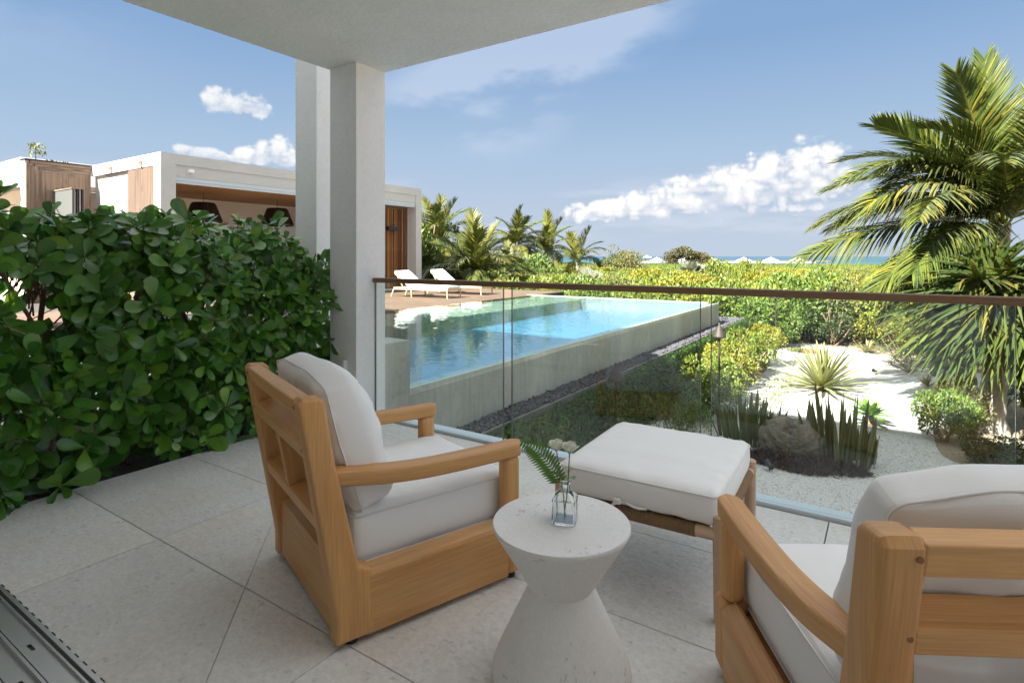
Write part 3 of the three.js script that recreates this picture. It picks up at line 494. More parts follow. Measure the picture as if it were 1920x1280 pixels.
{
  const f = thing('fern_sprig', 'green fern sprig leaning out of the bottle', 'fern', [BX, TY, BZ], 0);
  const c = new THREE.CatmullRomCurve3([V(0, 0.02, -0.002), V(-0.012, 0.1, 0), V(-0.042, 0.165, 0.02), V(-0.085, 0.21, 0.035), V(-0.12, 0.226, 0.05)]);
  part('stem', new THREE.TubeGeometry(c, 24, 0.0012, 5), stemMat, f);
  for (let i = 0; i < 19; i++) for (const s of [1, -1]) {
    const t = 0.36 + 0.62 * i / 18, p = c.getPointAt(t), tg = c.getTangentAt(t), side = tg.clone().cross(V(0.5, 0.2, 0.85)).normalize().multiplyScalar(s), len = 0.042 * Math.sin(Math.PI * (0.22 + 0.76 * (1 - (t - 0.36) / 0.62) * 0.6 + 0.02)) * (1 - 0.55 * sm(0.7, 1, t)), d = side.add(tg.clone().multiplyScalar(0.55)).normalize();
    const n = V(0.4, 0.5, 0.8).normalize(), wv = d.clone().cross(n).normalize();
    const g = patch((u, v) => { const w = 0.0042 * Math.sin(Math.PI * (0.12 + 0.86 * v)) * (u - 0.5) * 2, b = -0.006 * v * v; return [p.x + d.x * len * v + wv.x * w, p.y + d.y * len * v + wv.y * w + b, p.z + d.z * len * v + wv.z * w]; }, 2, 5);
    part('leaflet', g, sepal, f);
  }
}
// ------------------------------------------------------------------ sun loungers
{
  const t = thing('sun_lounger', 'timber sun lounger with white mattress, the one nearer the terrace', 'sun lounger', [0, 0, 0], 0);
  const L = 2.1, w = 0.33;                       // foot end at +x
  for (const s of [1, -1]) {
    part('side_rail', wood(at(rbox(L, 0.07, 0.035, 0.006), 0, 0.25, s * w), 0), loungerWood, t);
    for (const [x, x2] of [[L / 2 - 0.04, L / 2 - 0.02], [-0.35, -0.33], [-L / 2 + 0.03, -L / 2 - 0.1]]) part('leg', wood(rod([x, 0.28, s * (w - 0.002)], [x2, 0, s * (w - 0.002)], 0.024, 0.02, 8), 1), loungerWood, t);
  }
  for (const x of [L / 2 - 0.02, -L / 2 + 0.02]) part('cross_rail', wood(at(rbox(0.035, 0.07, 2 * w - 0.04, 0.006), x, 0.25, 0), 2), loungerWood, t);
  part('slat_bed', wood(box(-L / 2 + 0.04, L / 2 - 0.04, 0.262, 0.282, -w + 0.02, w - 0.02), 0), loungerWood, t);
  const m = cushionGeo(1.42, 0.09, 0.66, 0.03, 0.008, 0, 61, 0.003, 0.004); part('mattress', at(m, 0.33, 0.33, 0), fabric, t);
  const b = cushionGeo(0.78, 0.09, 0.66, 0.03, 0.008, 0, 63, 0.003, 0.004); b.rotateZ(-0.62); b.translate(-0.70, 0.545, 0); part('backrest', b, fabric, t);
  const br = wood(rbox(0.76, 0.03, 0.6, 0.006), 0); br.rotateZ(-0.62); br.translate(-0.735, 0.495, 0); part('backrest_frame', br, loungerWood, t);
  part('prop', wood(rod([-0.95, 0.6, 0.25], [-0.72, 0.26, 0.25], 0.015, 0.015, 6), 1), loungerWood, t);
  t.position.set(-11.78, 0.002, -13.07); t.rotation.y = 3 * D;
  copy(t, 'timber sun lounger with white mattress, the farther one beside the planting', [-11.86, 0.002, -14.83], 3 * D);
}
// ------------------------------------------------------------------ white pavilion across the pool
{
  const X = -15.2, p = thing('pavilion', 'white flat-roofed pavilion with an open front facing the pool', 'building');
  part('roof', uvm(join([box(-19.3, X, 3.60, 3.87, -16.55, -7.0), box(-19.3, X - 0.03, 3.31, 3.5999, -16.25, -7.11)])), villaWall, p);
  part('header', box(X - 0.06, X - 0.028, 3.30, 3.57, -16.16, -7.46), villaWall, p);
  part('jamb', uvm(join([box(-15.55, X, -0.03, 3.5999, -7.364, -7.0)])), villaWall, p);
  part('jamb', box(-15.55, X, -0.03, 3.5999, -16.55, -16.245), villaWall, p);
  part('blind_track', join([box(-15.36, X - 0.05, 3.20, 3.309, -16.24, -7.37), box(-15.30, X - 0.08, 3.13, 3.199, -16.24, -7.37)]), shoeMat, p);
  part('back_wall', box(-19.3, -19.1, -0.03, 3.6, -16.25, -7.11), beigeWall, p);
  part('end_wall', box(-19.3, -15.551, -0.03, 3.5999, -16.55, -16.25), beigeWall, p);
  part('front_wall', box(-19.3, -17.05, -0.03, 3.56, -7.36, -7.10), villaWall, p);
  part('front_wall', box(-17.05, -15.551, -0.03, 3.56, -7.36, -7.06), villaWall, p);
  part('parapet', box(-19.3, -15.551, 3.56, 3.5999, -7.105, -7.0), villaWall, p);
  part('recess_trim', box(-18.55, -17.05, 3.535, 3.559, -7.099, -7.02), darkMetal, p);
  for (let i = 0; i < 11; i++) { const x = -17.045 + i * 0.1415; part('plank', wood(box(x, x + 0.139, 0, 3.553, -7.0599, -7.02 + R(-0.003, 0.004)), 1), paleWood, p); }
  for (let i = 0; i < 20; i++) { const z = -16.24 + i * 0.4435; part('ceiling_plank', wood(box(-19.09, -15.37, 3.14, 3.17, z, z + 0.44), 0), ceilWood, p); }
  part('floor_slab', box(-19.1, X, -0.2, 0.012, -16.24, -7.37), std({ map: tileT, roughness: 0.5 }), p);
  // bamboo screen at the far end of the opening
  const poleM = [[0.95, 0.82, 0.62], [0.5, 0.42, 0.34], [0.28, 0.22, 0.18], [0.7, 0.55, 0.4]].map(c => std({ map: teakT, color: lin(...c), roughness: 0.6 })), poleG = [0.013, 0.0165].map(r => wood(new THREE.CylinderGeometry(r, r, 3.0, 7), 1));
  for (let z = -16.18, i = 0; z < -13.6; z += 0.047, i++) { const q = part('bamboo_pole', poleG[i % 2], poleM[Math.floor(R(0, 3.99))], p); q.position.set(-15.72 + R(-0.02, 0.012), 1.56, z + R(-0.006, 0.006)); q.rotation.x = R(-0.004, 0.004); }
  part('screen_frame', join([box(-15.80, -15.66, 3.062, 3.129, -16.24, -13.6), box(-15.78, -15.66, 0.02, 3.061, -16.244, -16.2), box(-15.8, -15.78, 0.3, 0.34, -16.24, -13.6), box(-15.8, -15.78, 1.5, 1.54, -16.24, -13.6), box(-15.8, -15.78, 2.5, 2.54, -16.24, -13.6)]), std({ color: lin(0.12, 0.11, 0.1), roughness: 0.6 }), p);
  part('screen_backing', box(-15.90, -15.86, 0.013, 3.06, -16.24, -13.6), darkMetal, p); part('partition', box(-19.09, -18.9, 0.013, 2.35, -11.0, -9.4), ceilWood, p);
  for (const [z, l] of [[-9.02, 'large dark woven pendant lamp in the pavilion, fully seen above the shrub'], [-11.47, 'large dark woven pendant lamp beside the grey pillar, half hidden by leaves']]) {
    const q = thing('pendant_lamp', l, 'pendant lamp', [-17, 2.25, z], 0, 'pendant lamps in the pavilion');
    const pr = [[0.46, 0.03], [0.5, 0.0], [0.52, 0.03], [0.52, 0.07], [0.34, 0.54], [0.30, 0.59], [0.05, 0.60], [0.05, 0.58], [0.29, 0.57], [0.33, 0.53], [0.49, 0.07]], g = new THREE.LatheGeometry(pr.map(a => new THREE.Vector2(...a)), 40);
    part('shade', g, std({ color: lin(0.018, 0.014, 0.012), roughness: 0.22, bumpMap: fabB, bumpScale: 0.001 }), q);
    part('cord', new THREE.CylinderGeometry(0.008, 0.008, 0.29, 6).translate(0, 0.745, 0), darkMetal, q);
  }
  for (const [x, l] of [[-17.98, 'small wall light above the white panel of the pavilion'], [-16.23, 'small wall light above the timber panel of the pavilion']]) {
    const q = thing('wall_light', l, 'wall light', [x, 3.66, -7.0], 0, 'wall lights on the pavilion');
    part('bracket', at(rbox(0.09, 0.16, 0.05, 0.006), 0, 0, 0.025), washWood, q); part('lamp_head', at(rod([0, 0.02, 0.05], [0, 0.13, 0.12], 0.035, 0.045, 12), 0, 0, 0), std({ color: lin(0.75, 0.74, 0.7), roughness: 0.4 }), q); part('arm', rod([-0.22, 0.05, 0.03], [0, 0.03, 0.05], 0.006, 0.006, 6), darkMetal, q);
  }
  const fl = thing('floodlight', 'small white floodlight on the header of the pavilion', 'floodlight', [X - 0.03, 3.44, -7.72]);
  part('body', at(rbox(0.12, 0.09, 0.13, 0.02, 3), 0.07, 0.02, 0), std({ color: lin(0.9, 0.9, 0.9), roughness: 0.3 }), fl); part('mount', rod([0, 0, 0.06], [0.05, 0.02, 0.03], 0.03, 0.03, 10), std({ color: lin(0.7, 0.7, 0.7), roughness: 0.4 }), fl);
  const br = thing('bracket_light', 'dark square wall light in front of the bamboo screen', 'wall light', [-15.55, 2.28, -15.28]); part('body', at(rbox(0.3, 0.14, 0.55, 0.01), 0, 0, 0), darkMetal, br); part('stem', box(-0.16, -0.1, -0.03, 0.03, -0.05, 0.05), darkMetal, br);
}
{
  const w = thing('garden_wing', 'weathered timber-clad wall of the low wing beside the white pavilion', 'wall', [-19.3, 0, -7.0]);
  part('wall', box(-0.32, -0.03, -0.5, 3.83, 0.001, 1.52), villaWall, w);
  for (let i = 0; i < 9; i++) { const z = 0.012 + i * 0.134; part('plank', wood(box(-0.0299, -0.006 + R(-0.003, 0.003), 0, 3.58, z, z + 0.131), 1), greyWood, w); }
  [0, 1, 2].forEach(k => { part('frame_board', wood(box(-0.0299, 0.012 + k * 0.02, -0.2, 3.60 + k * 0.08, 1.22 + k * 0.1, 1.31 + k * 0.1), 1), greyWood, w); part('frame_board', wood(box(-0.0299, 0.012 + k * 0.02, 3.601 + k * 0.08, 3.672 + k * 0.08, 0.01, 1.219 + k * 0.1), 2), greyWood, w); });
  part('coping', box(-0.34, 0.06, 3.842, 3.87, 0.002, 1.54), darkMetal, w);
  const s = thing('folding_shutter', 'stack of folded grey shutters standing out from the timber-clad wall', 'shutter', [-19.29, 0, -6.08]);
  part('end_panel', box(0, 1.33, 0, 3.03, -0.03, 0), std({ color: lin(0.09, 0.097, 0.093), roughness: 0.5 }), s);
  for (let k = 0; k < 4; k++) part('leaf', box(0.01, 1.32 + (k % 2) * 0.01, 0, 3.03, -0.08 - k * 0.06, -0.045 - k * 0.06), k % 2 ? darkMetal : std({ color: lin(0.2, 0.2, 0.2), roughness: 0.5 }), s);
  part('edge_board', wood(box(-0.02, 1.35, 3.031, 3.06, -0.29, 0.02), 0), greyWood, s);
  const b = thing('neighbouring_house', 'pale house with a tall grey sloping roof behind the timber-clad wall', 'house', [-19.7, 0, -5.3]);
  part('wall', box(-7, -0.02, -0.5, 3.3, -4, -0.4), beigeWall, b);
  const rp = [[-7, 3.12, 0.25], [0.05, 3.12, 0.25], [0.05, 3.12, -4.3], [-7, 3.12, -4.3], [-6, 4.22, -0.75], [-1.95, 4.22, -0.75], [-1.95, 4.22, -3.2], [-6, 4.22, -3.2]], rg = new THREE.BufferGeometry();
  rg.setAttribute('position', new THREE.Float32BufferAttribute([[0, 1, 5], [0, 5, 4], [1, 2, 6], [1, 6, 5], [2, 3, 7], [2, 7, 6], [3, 0, 4], [3, 4, 7], [4, 5, 6], [4, 6, 7], [0, 2, 1], [0, 3, 2]].flat().flatMap(i => rp[i]), 3)); rg.computeVertexNormals();
  part('roof', uvm(rg), std({ map: plasterT, color: lin(0.30, 0.30, 0.29), roughness: 0.9 }), b);
}
// ------------------------------------------------------------------ leaf tools
class Leaves {
  constructor() { this.p = []; this.n = []; this.c = []; this.i = []; this.u = []; }
  // a blade from a point along d, face towards f: rows = [[t, halfwidth]], folded by fold, hanging by droop
  blade(o, d, f, len, wid, rows, col, fold = 0.25, droop = 0, tip = null) {
    const s = V().crossVectors(d, f).normalize(), nn = V().crossVectors(s, d).normalize(), b = this.p.length / 3, w0 = V(), q = V();
    rows.forEach(([t, h], k) => {
      const sag = droop * t * t;
      for (const e of [-1, 0, 1]) {
        q.copy(o).addScaledVector(d, len * t).addScaledVector(s, e * h * wid).addScaledVector(nn, Math.abs(e) * h * wid * fold); q.y -= sag * len;
        this.p.push(q.x, q.y, q.z); w0.copy(nn).addScaledVector(s, -e * fold * 0.9).addScaledVector(d, 0.5 * droop * t).normalize(); this.n.push(w0.x, w0.y, w0.z);
        const c = tip ? mix3(col, tip, sm(0.55, 1, t)) : col, k2 = e === 0 ? 1.12 : 1; this.c.push(c[0] * k2, c[1] * k2, c[2] * k2); this.u.push(e, t);
      }
      if (k) { const a = b + (k - 1) * 3; for (const x of [0, 1]) this.i.push(a + x, a + x + 1, a + x + 3, a + x + 1, a + x + 4, a + x + 3); }
    });
  }
  geo() {
    const g = new THREE.BufferGeometry();
    g.setAttribute('position', new THREE.Float32BufferAttribute(this.p, 3)); g.setAttribute('normal', new THREE.Float32BufferAttribute(this.n, 3)); g.setAttribute('uv', new THREE.Float32BufferAttribute(this.u, 2)); g.setAttribute('color', new THREE.Float32BufferAttribute(this.c, 3)); g.setIndex(this.i); return g;
  }
}
const OBOV = [[0, 0.05], [0.12, 0.13], [0.3, 0.42], [0.5, 0.74], [0.68, 0.96], [0.82, 1], [0.92, 0.82], [0.98, 0.45], [1, 0.06]];
const SIMPLE = [[0, 0.1], [0.4, 0.9], [0.75, 0.85], [1, 0.05]];
const QUICK = [[0, 0.15], [0.5, 1], [1, 0.1]];
const LANCE = [[0, 0.5], [0.25, 0.95], [0.5, 1], [0.75, 0.7], [1, 0.03]];
const dirOf = (az, el) => V(Math.cos(el) * Math.cos(az), Math.sin(el), Math.cos(el) * Math.sin(az));
const jit = (c, a, b) => { const k = R(1 - a, 1 + a); return [c[0] * k * R(1 - b, 1 + b), c[1] * k, c[2] * k * R(1 - b, 1 + b)]; };
// ------------------------------------------------------------------ the broad-leaved shrubs on the left of the terrace
{
  rnd = mulberry(1234);
  const tones = [[0.065, 0.19, 0.022], [0.085, 0.23, 0.025], [0.15, 0.32, 0.03], [0.045, 0.14, 0.02]];
  const mats = tones.map(t => phys({ color: lin(...t), roughness: 0.26, transmission: 0.25, thickness: 0, side: THREE.DoubleSide, specularIntensity: 1 }));
  const single = [0.2, 0.32, 0.14].map(f => { const l = new Leaves(); l.blade(V(0, 0, 0), V(0, 0, 1), V(0, 1, 0), 1, 0.235, OBOV, [1, 1, 1], f, f * 0.5); const g = l.geo(); g.deleteAttribute('color'); g.computeVertexNormals(); return g; });
  const massMat = phys({ color: lin(1, 1, 1), roughness: 0.32, transmission: 0.22, thickness: 0, vertexColors: true, side: THREE.DoubleSide, specularIntensity: 1 });
  const stick = std({ map: weatherT, color: lin(0.8, 0.72, 0.6), roughness: 0.9 });
  function bigShrub(label, z0, z1, top, seed, dens, dark, leafLen) {
    rnd = mulberry(seed);
    const t = thing('broad_leaved_shrub', label, 'shrub', [-4.2, -0.06, (z0 + z1) / 2]), off = t.position;
    const tips = [], front = (y, z) => -3.78 + 0.20 * fbm(y * 2.2 + 9, z * 2.6 + seed, 256, 3, 5) * 1.8 - 0.26 * sm(0.7, 1.6, y) + 0.02 * y - (y < 0.22 ? 0.06 : 0);
    const zc = (z0 + z1) / 2, hz = (z1 - z0) / 2;
    const n = Math.round(dens * (z1 - z0));
    for (let i = 0; i < n; i++) {
      const z = R(z0, z1), tt = top(z) * (0.85 + 0.22 * fbm(z * 5, 3, 256, 2, 8)), deep = rnd() < 0.62 ? rnd() * 0.16 : rnd() ** 1.2 * 1.5;
      let y = 0.02 + rnd() ** 0.9 * (tt - 0.02), x = front(y, z) - deep, up = 0.25;
      if (rnd() < 0.3) { y = tt + R(-0.14, 0.05) + (rnd() < 0.16 ? R(0.02, 0.10) : 0); x = -3.86 - rnd() * 1.5; up = 0.85; }
      const ax = V(lerp(0.95, 0.2, up) * R(0.5, 1.2), up + R(-0.15, 0.35), R(-0.45, 0.65)).normalize();
      tips.push([V(x - off.x, y - off.y, z - off.z), ax, deep + (up > 0.5 ? Math.max(0, -3.86 - x) * 0.7 : 0)]);
    }
    const mass = new Leaves(), cand = [];
    for (const [p, ax, deep] of tips) {
      const k = 5 + Math.floor(R(0, 4)), a0 = R(0, 6.28), e1 = V(0, 1, 0).cross(ax).normalize(), e2 = ax.clone().cross(e1);
      for (let j = 0; j < k; j++) {
        const a = a0 + j * 2.4, el = j < 2 ? R(0.75, 1.15) : R(0.0, 0.65), d = e1.clone().multiplyScalar(Math.cos(a) * Math.cos(el)).addScaledVector(e2, Math.sin(a) * Math.cos(el)).addScaledVector(ax, Math.sin(el)).add(V(0, -0.12, 0)).normalize();
        const f = ax.clone().addScaledVector(d, -ax.dot(d)).add(V(R(-0.25, 0.25), R(-0.1, 0.35), R(-0.25, 0.25))).normalize(), len = leafLen * (0.5 + 0.75 * rnd() ** 0.7) * (j < 2 ? 0.7 : 1), base = p.clone().addScaledVector(ax, -R(0, 0.05));
        const tone = Math.floor(R(0, 1) ** (dark ? 0.6 : 1) * 3.99), tn = tones[rnd() < 0.12 ? 2 : tone === 2 ? 1 : tone];
        cand.push({ base, d, f, len, tn, tone: tones.indexOf(tn), deep: deep + rnd() * 0.05 });
      }
      
    }
    cand.sort((a, b) => a.deep - b.deep);
    cand.forEach((c, i) => {
      const yellow = rnd() < 0;
      if (i < 300) {
        const m = new THREE.Matrix4(), s = V().crossVectors(c.d, c.f).normalize(), nn = V().crossVectors(s, c.d).normalize();
        const q = part('leaf', single[i % 3], mats[c.tone], t); m.makeBasis(s.clone().negate(), nn, c.d); q.quaternion.setFromRotationMatrix(m); q.position.copy(c.base); q.scale.set(c.len * R(0.85, 1.15), c.len, c.len);
      } else mass.blade(c.base, c.d, c.f, c.len, c.len * 0.235 * R(0.85, 1.15), i < 2600 ? OBOV : SIMPLE, yellow ? [0.5, 0.28, 0.02] : jit(c.tn, 0.22, 0.15), R(0.12, 0.32), R(0.02, 0.2));
    });
    part('foliage', mass.geo(), massMat, t).userData.kind = 'stuff';
    // stems: a few bare branches from the soil up, and twigs to the outer tips
    for (let i = 0; i < 9; i++) {
      const z = lerp(z0, z1, (i + 0.5) / 9) + R(-0.08, 0.08), x = R(-4.25, -3.95), a = V(x - off.x, 0.0, z - off.z), b = V(R(-4.3, -3.8) - off.x, R(0.9, 1.3), z + R(-0.3, 0.3) - off.z), m = a.clone().lerp(b, 0.5).add(V(R(-0.12, 0.12), 0, R(-0.15, 0.15)));
      part('branch', tube([a, m, b], R(0.010, 0.017), 10, 7), stick, t);
    }
    const tw = []; tips.slice(0, 420).forEach(([p, ax, deep]) => { const b = p.clone().addScaledVector(ax, -R(0.2, 0.45)).add(V(-0.06, -0.1, 0)); tw.push(rod(b.toArray(), p.clone().addScaledVector(ax, 0.02).toArray(), 0.0055, 0.0035, 5)); });
    part('twigs', join(tw), stick, t).userData.kind = 'stuff';
    return t;
  }
  bigShrub('large glossy broad-leaved shrub on the left, overhanging the edge of the tiles', -2.0, -0.62, z => 1.44 + 0.06 * (z + 2), 77, 330, false, 0.15);
  bigShrub('darker smaller-leaved shrub pressed against the terrace pillars', -3.05, -1.95, z => 1.42 - 0.22 * sm(-2.75, -3.05, z), 78, 460, false, 0.125);
  struct('planting_bed', box(-5.6, -3.652, -0.5, -0.055, -3.19, -0.76), soil);
}
// ------------------------------------------------------------------ garden plants on the gravel
rnd = mulberry(321);
const bladeMat = leafMat(lin(1, 1, 1), 0.45, 0.1), succ = leafMat(lin(1, 1, 1), 0.4, 0.08);
const STRIP = [[0, 0.8], [0.15, 0.95], [0.45, 1], [0.75, 0.72], [0.92, 0.32], [1, 0.02]];
function bladePart(t, name, o, d, f, len, wid, rows, col, fold, droop, edge, mat = bladeMat) {
  const l = new Leaves(); l.blade(o, d, f, len, wid, rows, col, fold, droop);
  if (edge) for (let i = 0; i < l.c.length / 9; i++) for (const k of [0, 2]) { const j = (i * 3 + k) * 3; l.c[j] = edge[0]; l.c[j + 1] = edge[1]; l.c[j + 2] = edge[2]; }
  return part(name, l.geo(), mat, t);
}
{
  const y = thing('spiky_agave', 'large variegated spiky rosette plant alone in the sunlit gravel', 'agave', [-1.155, G + 0.01, -13.62]);
  for (let i = 0; i < 74; i++) {
    const k = i / 73, el = lerp(1.5, -0.02, k ** 0.72) + R(-0.06, 0.06), az = i * 2.39996 + R(-0.1, 0.1), d = dirOf(az, el), f = V(0, 1, 0).addScaledVector(d, -d.y); if (f.length() < 0.2) f.set(-Math.cos(az), 0.2, -Math.sin(az));
    const c = jit([0.165, 0.20, 0.065], 0.18, 0.1);
    bladePart(y, 'leaf', d.clone().multiplyScalar(0.05).add(V(0, 0.06, 0)), d, f.normalize(), R(0.95, 1.15) * (k > 0.6 ? 1.08 : 0.95), 0.043, STRIP, c, 0.5, R(0.0, 0.06) + (el < 0.3 ? 0.05 : 0), [0.34, 0.33, 0.14]);
  }
  part('crown_base', new THREE.SphereGeometry(0.09, 12, 8).translate(0, 0.05, 0), std({ color: lin(0.14, 0.11, 0.06), roughness: 0.9 }), y);
}
function snakePlant(label, pos, n, rx, rz, hMin, hMax, seed, lean = 0.2) {
  rnd = mulberry(seed); const t = thing('snake_plant', label, 'snake plant', pos, 0);
  for (let i = 0; i < n; i++) {
    const r = Math.sqrt(rnd()), a = R(0, 6.283), x = Math.cos(a) * r * rx, z = Math.sin(a) * r * rz, d = V(x / rx * lean * R(0.3, 1.7) + R(-0.06, 0.06), 1, z / rz * lean + R(-0.08, 0.08)).normalize(), fa = R(0, 6.28);
    bladePart(t, 'leaf', V(x, -0.02, z), d, V(Math.cos(fa), 0, Math.sin(fa)), (hMin + (hMax - hMin) * rnd() ** 1.3) * (1 - 0.32 * r * r), R(0.025, 0.042), STRIP, jit([0.085, 0.112, 0.05], 0.25, 0.1), R(0.2, 0.6), R(-0.02, 0.03), rnd() < 0.6 ? [0.2, 0.21, 0.07] : [0.09, 0.115, 0.045]);
  }
  return t;
}
snakePlant('dense clump of tall snake plants to the right of the boulder', [-0.56, G + 0.02, -9.05], 72, 0.44, 0.32, 0.5, 1.08, 61, 0.2);
snakePlant('bluish clump of snake plants to the left of the boulder', [-1.82, G + 0.02, -9.25], 62, 0.40, 0.32, 0.55, 0.98, 62, 0.32);
{
  const t = thing('snake_plant', 'few lone snake plant leaves standing behind the boulder', 'snake plant', [-1.12, G + 0.02, -9.45]);
  rnd = mulberry(63); for (const [x, h, l] of [[-0.18, 0.62, -0.7], [0.12, 0.72, 0.05], [0.25, 0.7, 0.1], [0.34, 1.0, -0.12]]) bladePart(t, 'leaf', V(x, 0, R(-0.05, 0.05)), V(l, 1, 0).normalize(), V(R(-0.4, 0.4), 0, 1), h, 0.036, STRIP, [0.055, 0.075, 0.035], 0.3, 0, [0.2, 0.21, 0.08]);
}
{
  const a = thing('soft_agave', 'bright green soft-leaved agave rosette behind the tall snake plants', 'agave', [-0.235, G + 0.02, -11.25]); rnd = mulberry(64);
  for (let i = 0; i < 26; i++) { const k = i / 25, el = lerp(1.35, 0.05, k ** 0.8), az = i * 2.39996, d = dirOf(az, el), f = V(-Math.cos(az), 1.2, -Math.sin(az)).normalize(); f.addScaledVector(d, -f.dot(d)).normalize(); bladePart(a, 'leaf', V(0, 0.16, 0).addScaledVector(d, 0.03), d, f, lerp(0.26, 0.36, k) * R(0.9, 1.1), 0.062, [[0, 0.45], [0.25, 0.7], [0.55, 1], [0.8, 0.72], [0.94, 0.25], [1, 0.02]], jit([0.14, 0.25, 0.045], 0.15, 0.1), 0.35, R(0, 0.2), null, succ); }
  part('stem', new THREE.CylinderGeometry(0.045, 0.06, 0.2, 10).translate(0, 0.1, 0), bark, a);
}
{
  const g = new THREE.IcosahedronGeometry(1, 24), p = g.attributes.position, v = V();
  for (let i = 0; i < p.count; i++) { v.fromBufferAttribute(p, i); const k = 1 + 0.42 * (fbm(v.x * 1.4 + 5, v.y * 1.4 + v.z * 1.1 + 9, 256, 4, 3) - 0.5) + 0.12 * (fbm(v.x * 6 + 5, v.y * 6 + v.z * 5, 256, 4, 9) - 0.5); p.setXYZ(i, v.x * 0.43 * k, v.y * 0.36 * k, v.z * 0.34 * k); }
  g.computeVertexNormals();
  const rt = tex(512, 512, (u, v) => { const m = fbm(u * 5, v * 5, 5, 5, 201, 0.6), f = fbm(u * 40, v * 40, 40, 3, 205), s = sm(0.5, 0.66, fbm(u * 4, v * 4, 4, 4, 209, 0.6)), k = 0.6 + 0.7 * (m - 0.2) + 0.5 * (f - 0.5); return mix3(mul([0.19, 0.17, 0.125], k), mul([0.075, 0.066, 0.048], k), s); }, true, 2, 2);
  const r = part('boulder', g, std({ map: rt, bumpMap: plasterB, bumpScale: 0.02, roughness: 0.95 })); r.position.set(-1.13, G + 0.20, -9.0); tag(r, 'rounded grey and tan boulder between the two snake plant clumps', 'rock');
}
{
  rnd = mulberry(65); const l = new Leaves(), c = [-1.02, -8.62];
  for (let i = 0; i < 5200; i++) {
    const a = R(0, 6.283), r = Math.sqrt(rnd()), x = c[0] + Math.cos(a) * r * 0.78 * (1 + 0.15 * Math.sin(a * 3)), z = c[1] + Math.sin(a) * r * 0.40 * (1 + 0.12 * Math.cos(a * 4 + 1)) + (x - c[0]) * -0.12, d = dirOf(R(0, 6.28), R(0.25, 1.35)), h = 0.10 * (1 - r * r * 0.7);
    l.blade(V(x, G + 0.01 + h * R(0, 1), z), d, dirOf(R(0, 6.28), 0.3), R(0.06, 0.13), 0.007, [[0, 0.7], [0.5, 1], [1, 0.05]], jit(rnd() < 0.3 ? [0.045, 0.035, 0.03] : [0.05, 0.024, 0.028], 0.4, 0.15), 0.4, 0.2);
  }
  const g = part('ground_cover', l.geo(), bladeMat); tag(g, 'dark purple strappy ground cover round the boulder', 'ground cover', null, 'stuff');
}
for (const [pos, l] of [[[-1.30, G + 0.02, -8.12], 'small black garden spotlight at the front of the purple ground cover'], [[-0.25, G + 0.02, -16.1], 'small black garden spotlight in the gravel near the bare bush']]) {
  const s = thing('garden_spotlight', l, 'spotlight', pos, 0.6, 'garden spotlights'); part('spike', rod([0, -0.02, 0], [0, 0.05, 0], 0.008, 0.008, 6), darkMetal, s); part('lamp_head', rod([0, 0.06, 0.06], [0.0, 0.10, -0.07], 0.035, 0.04, 14), darkMetal, s); part('bracket', rod([0, 0.04, 0], [0, 0.08, 0], 0.012, 0.012, 6), darkMetal, s);
}
// torches
const torchMat = std({ color: lin(0.05, 0.038, 0.03), roughness: 0.6, metalness: 0.3 });
for (const [x, z, h, l] of [[-2.40, -10.05, 1.66, 'metal garden torch on a pole beside the green pool wall'], [-2.55, -16.9, 1.9, 'metal garden torch on a pole in front of the far shrubs'], [-3.1, -7.25, 1.34, 'metal garden torch seen low through the glass before the green wall'], [-7.05, -18.2, 1.85, 'metal garden torch just beyond the far edge of the pool']]) {
  const t = thing('garden_torch', l, 'torch', [x, G, z], 0, 'garden torches');
  part('pole', rod([0, 0, 0], [0, h - 0.2, 0], 0.017, 0.017, 8), torchMat, t);
  part('torch_head', new THREE.LatheGeometry([[0, -0.20], [0.10, -0.20], [0.115, -0.19], [0.11, -0.17], [0.06, -0.06], [0.045, -0.02], [0.018, 0], [0.016, 0.05], [0, 0.055]].map(p => new THREE.Vector2(...p)), 20).translate(0, h, 0), torchMat, t);
}
// ------------------------------------------------------------------ shrubs: a few crowns, built once and copied
function crown(seed, n, rx, ry, rz, cols, leaf, lumps, rows = QUICK) {
  rnd = mulberry(seed); const l = new Leaves(), C = [];
  for (let i = 0; i < lumps; i++) { const a = R(0, 6.28), r = Math.sqrt(rnd()) * 0.72; C.push([Math.cos(a) * r * rx, ry * R(0.25, 0.9) * (1 - 0.3 * r), Math.sin(a) * r * rz, R(0.26, 0.46)]); }
  for (let i = 0; i < n; i++) {
    const c = C[Math.floor(rnd() * lumps)], d = dirOf(R(0, 6.283), Math.asin(R(-0.55, 1))), r = c[3] * (0.55 + 0.5 * Math.cbrt(rnd())), o = V(c[0] + d.x * r * rx * 0.9, c[1] + d.y * r * ry * 0.75, c[2] + d.z * r * rz * 0.9);
    if (o.y < 0.02) o.y = R(0.02, 0.2);
    const out = V(d.x, d.y + 0.35, d.z).normalize(), dd = out.clone().add(V(R(-0.9, 0.9), R(-0.6, 0.7), R(-0.9, 0.9))).normalize(), ff = V(R(-0.6, 0.6) + d.x * 0.5, 1, R(-0.6, 0.6) + d.z * 0.5).normalize();
    const cl = cols[Math.floor(rnd() ** 1.1 * cols.length)];
    l.blade(o, dd, ff, leaf * R(0.6, 1.3), leaf * R(0.24, 0.34), rows, jit(cl, 0.16, 0.1), R(0.1, 0.4), R(0, 0.3));
  }
  return l.geo();
}
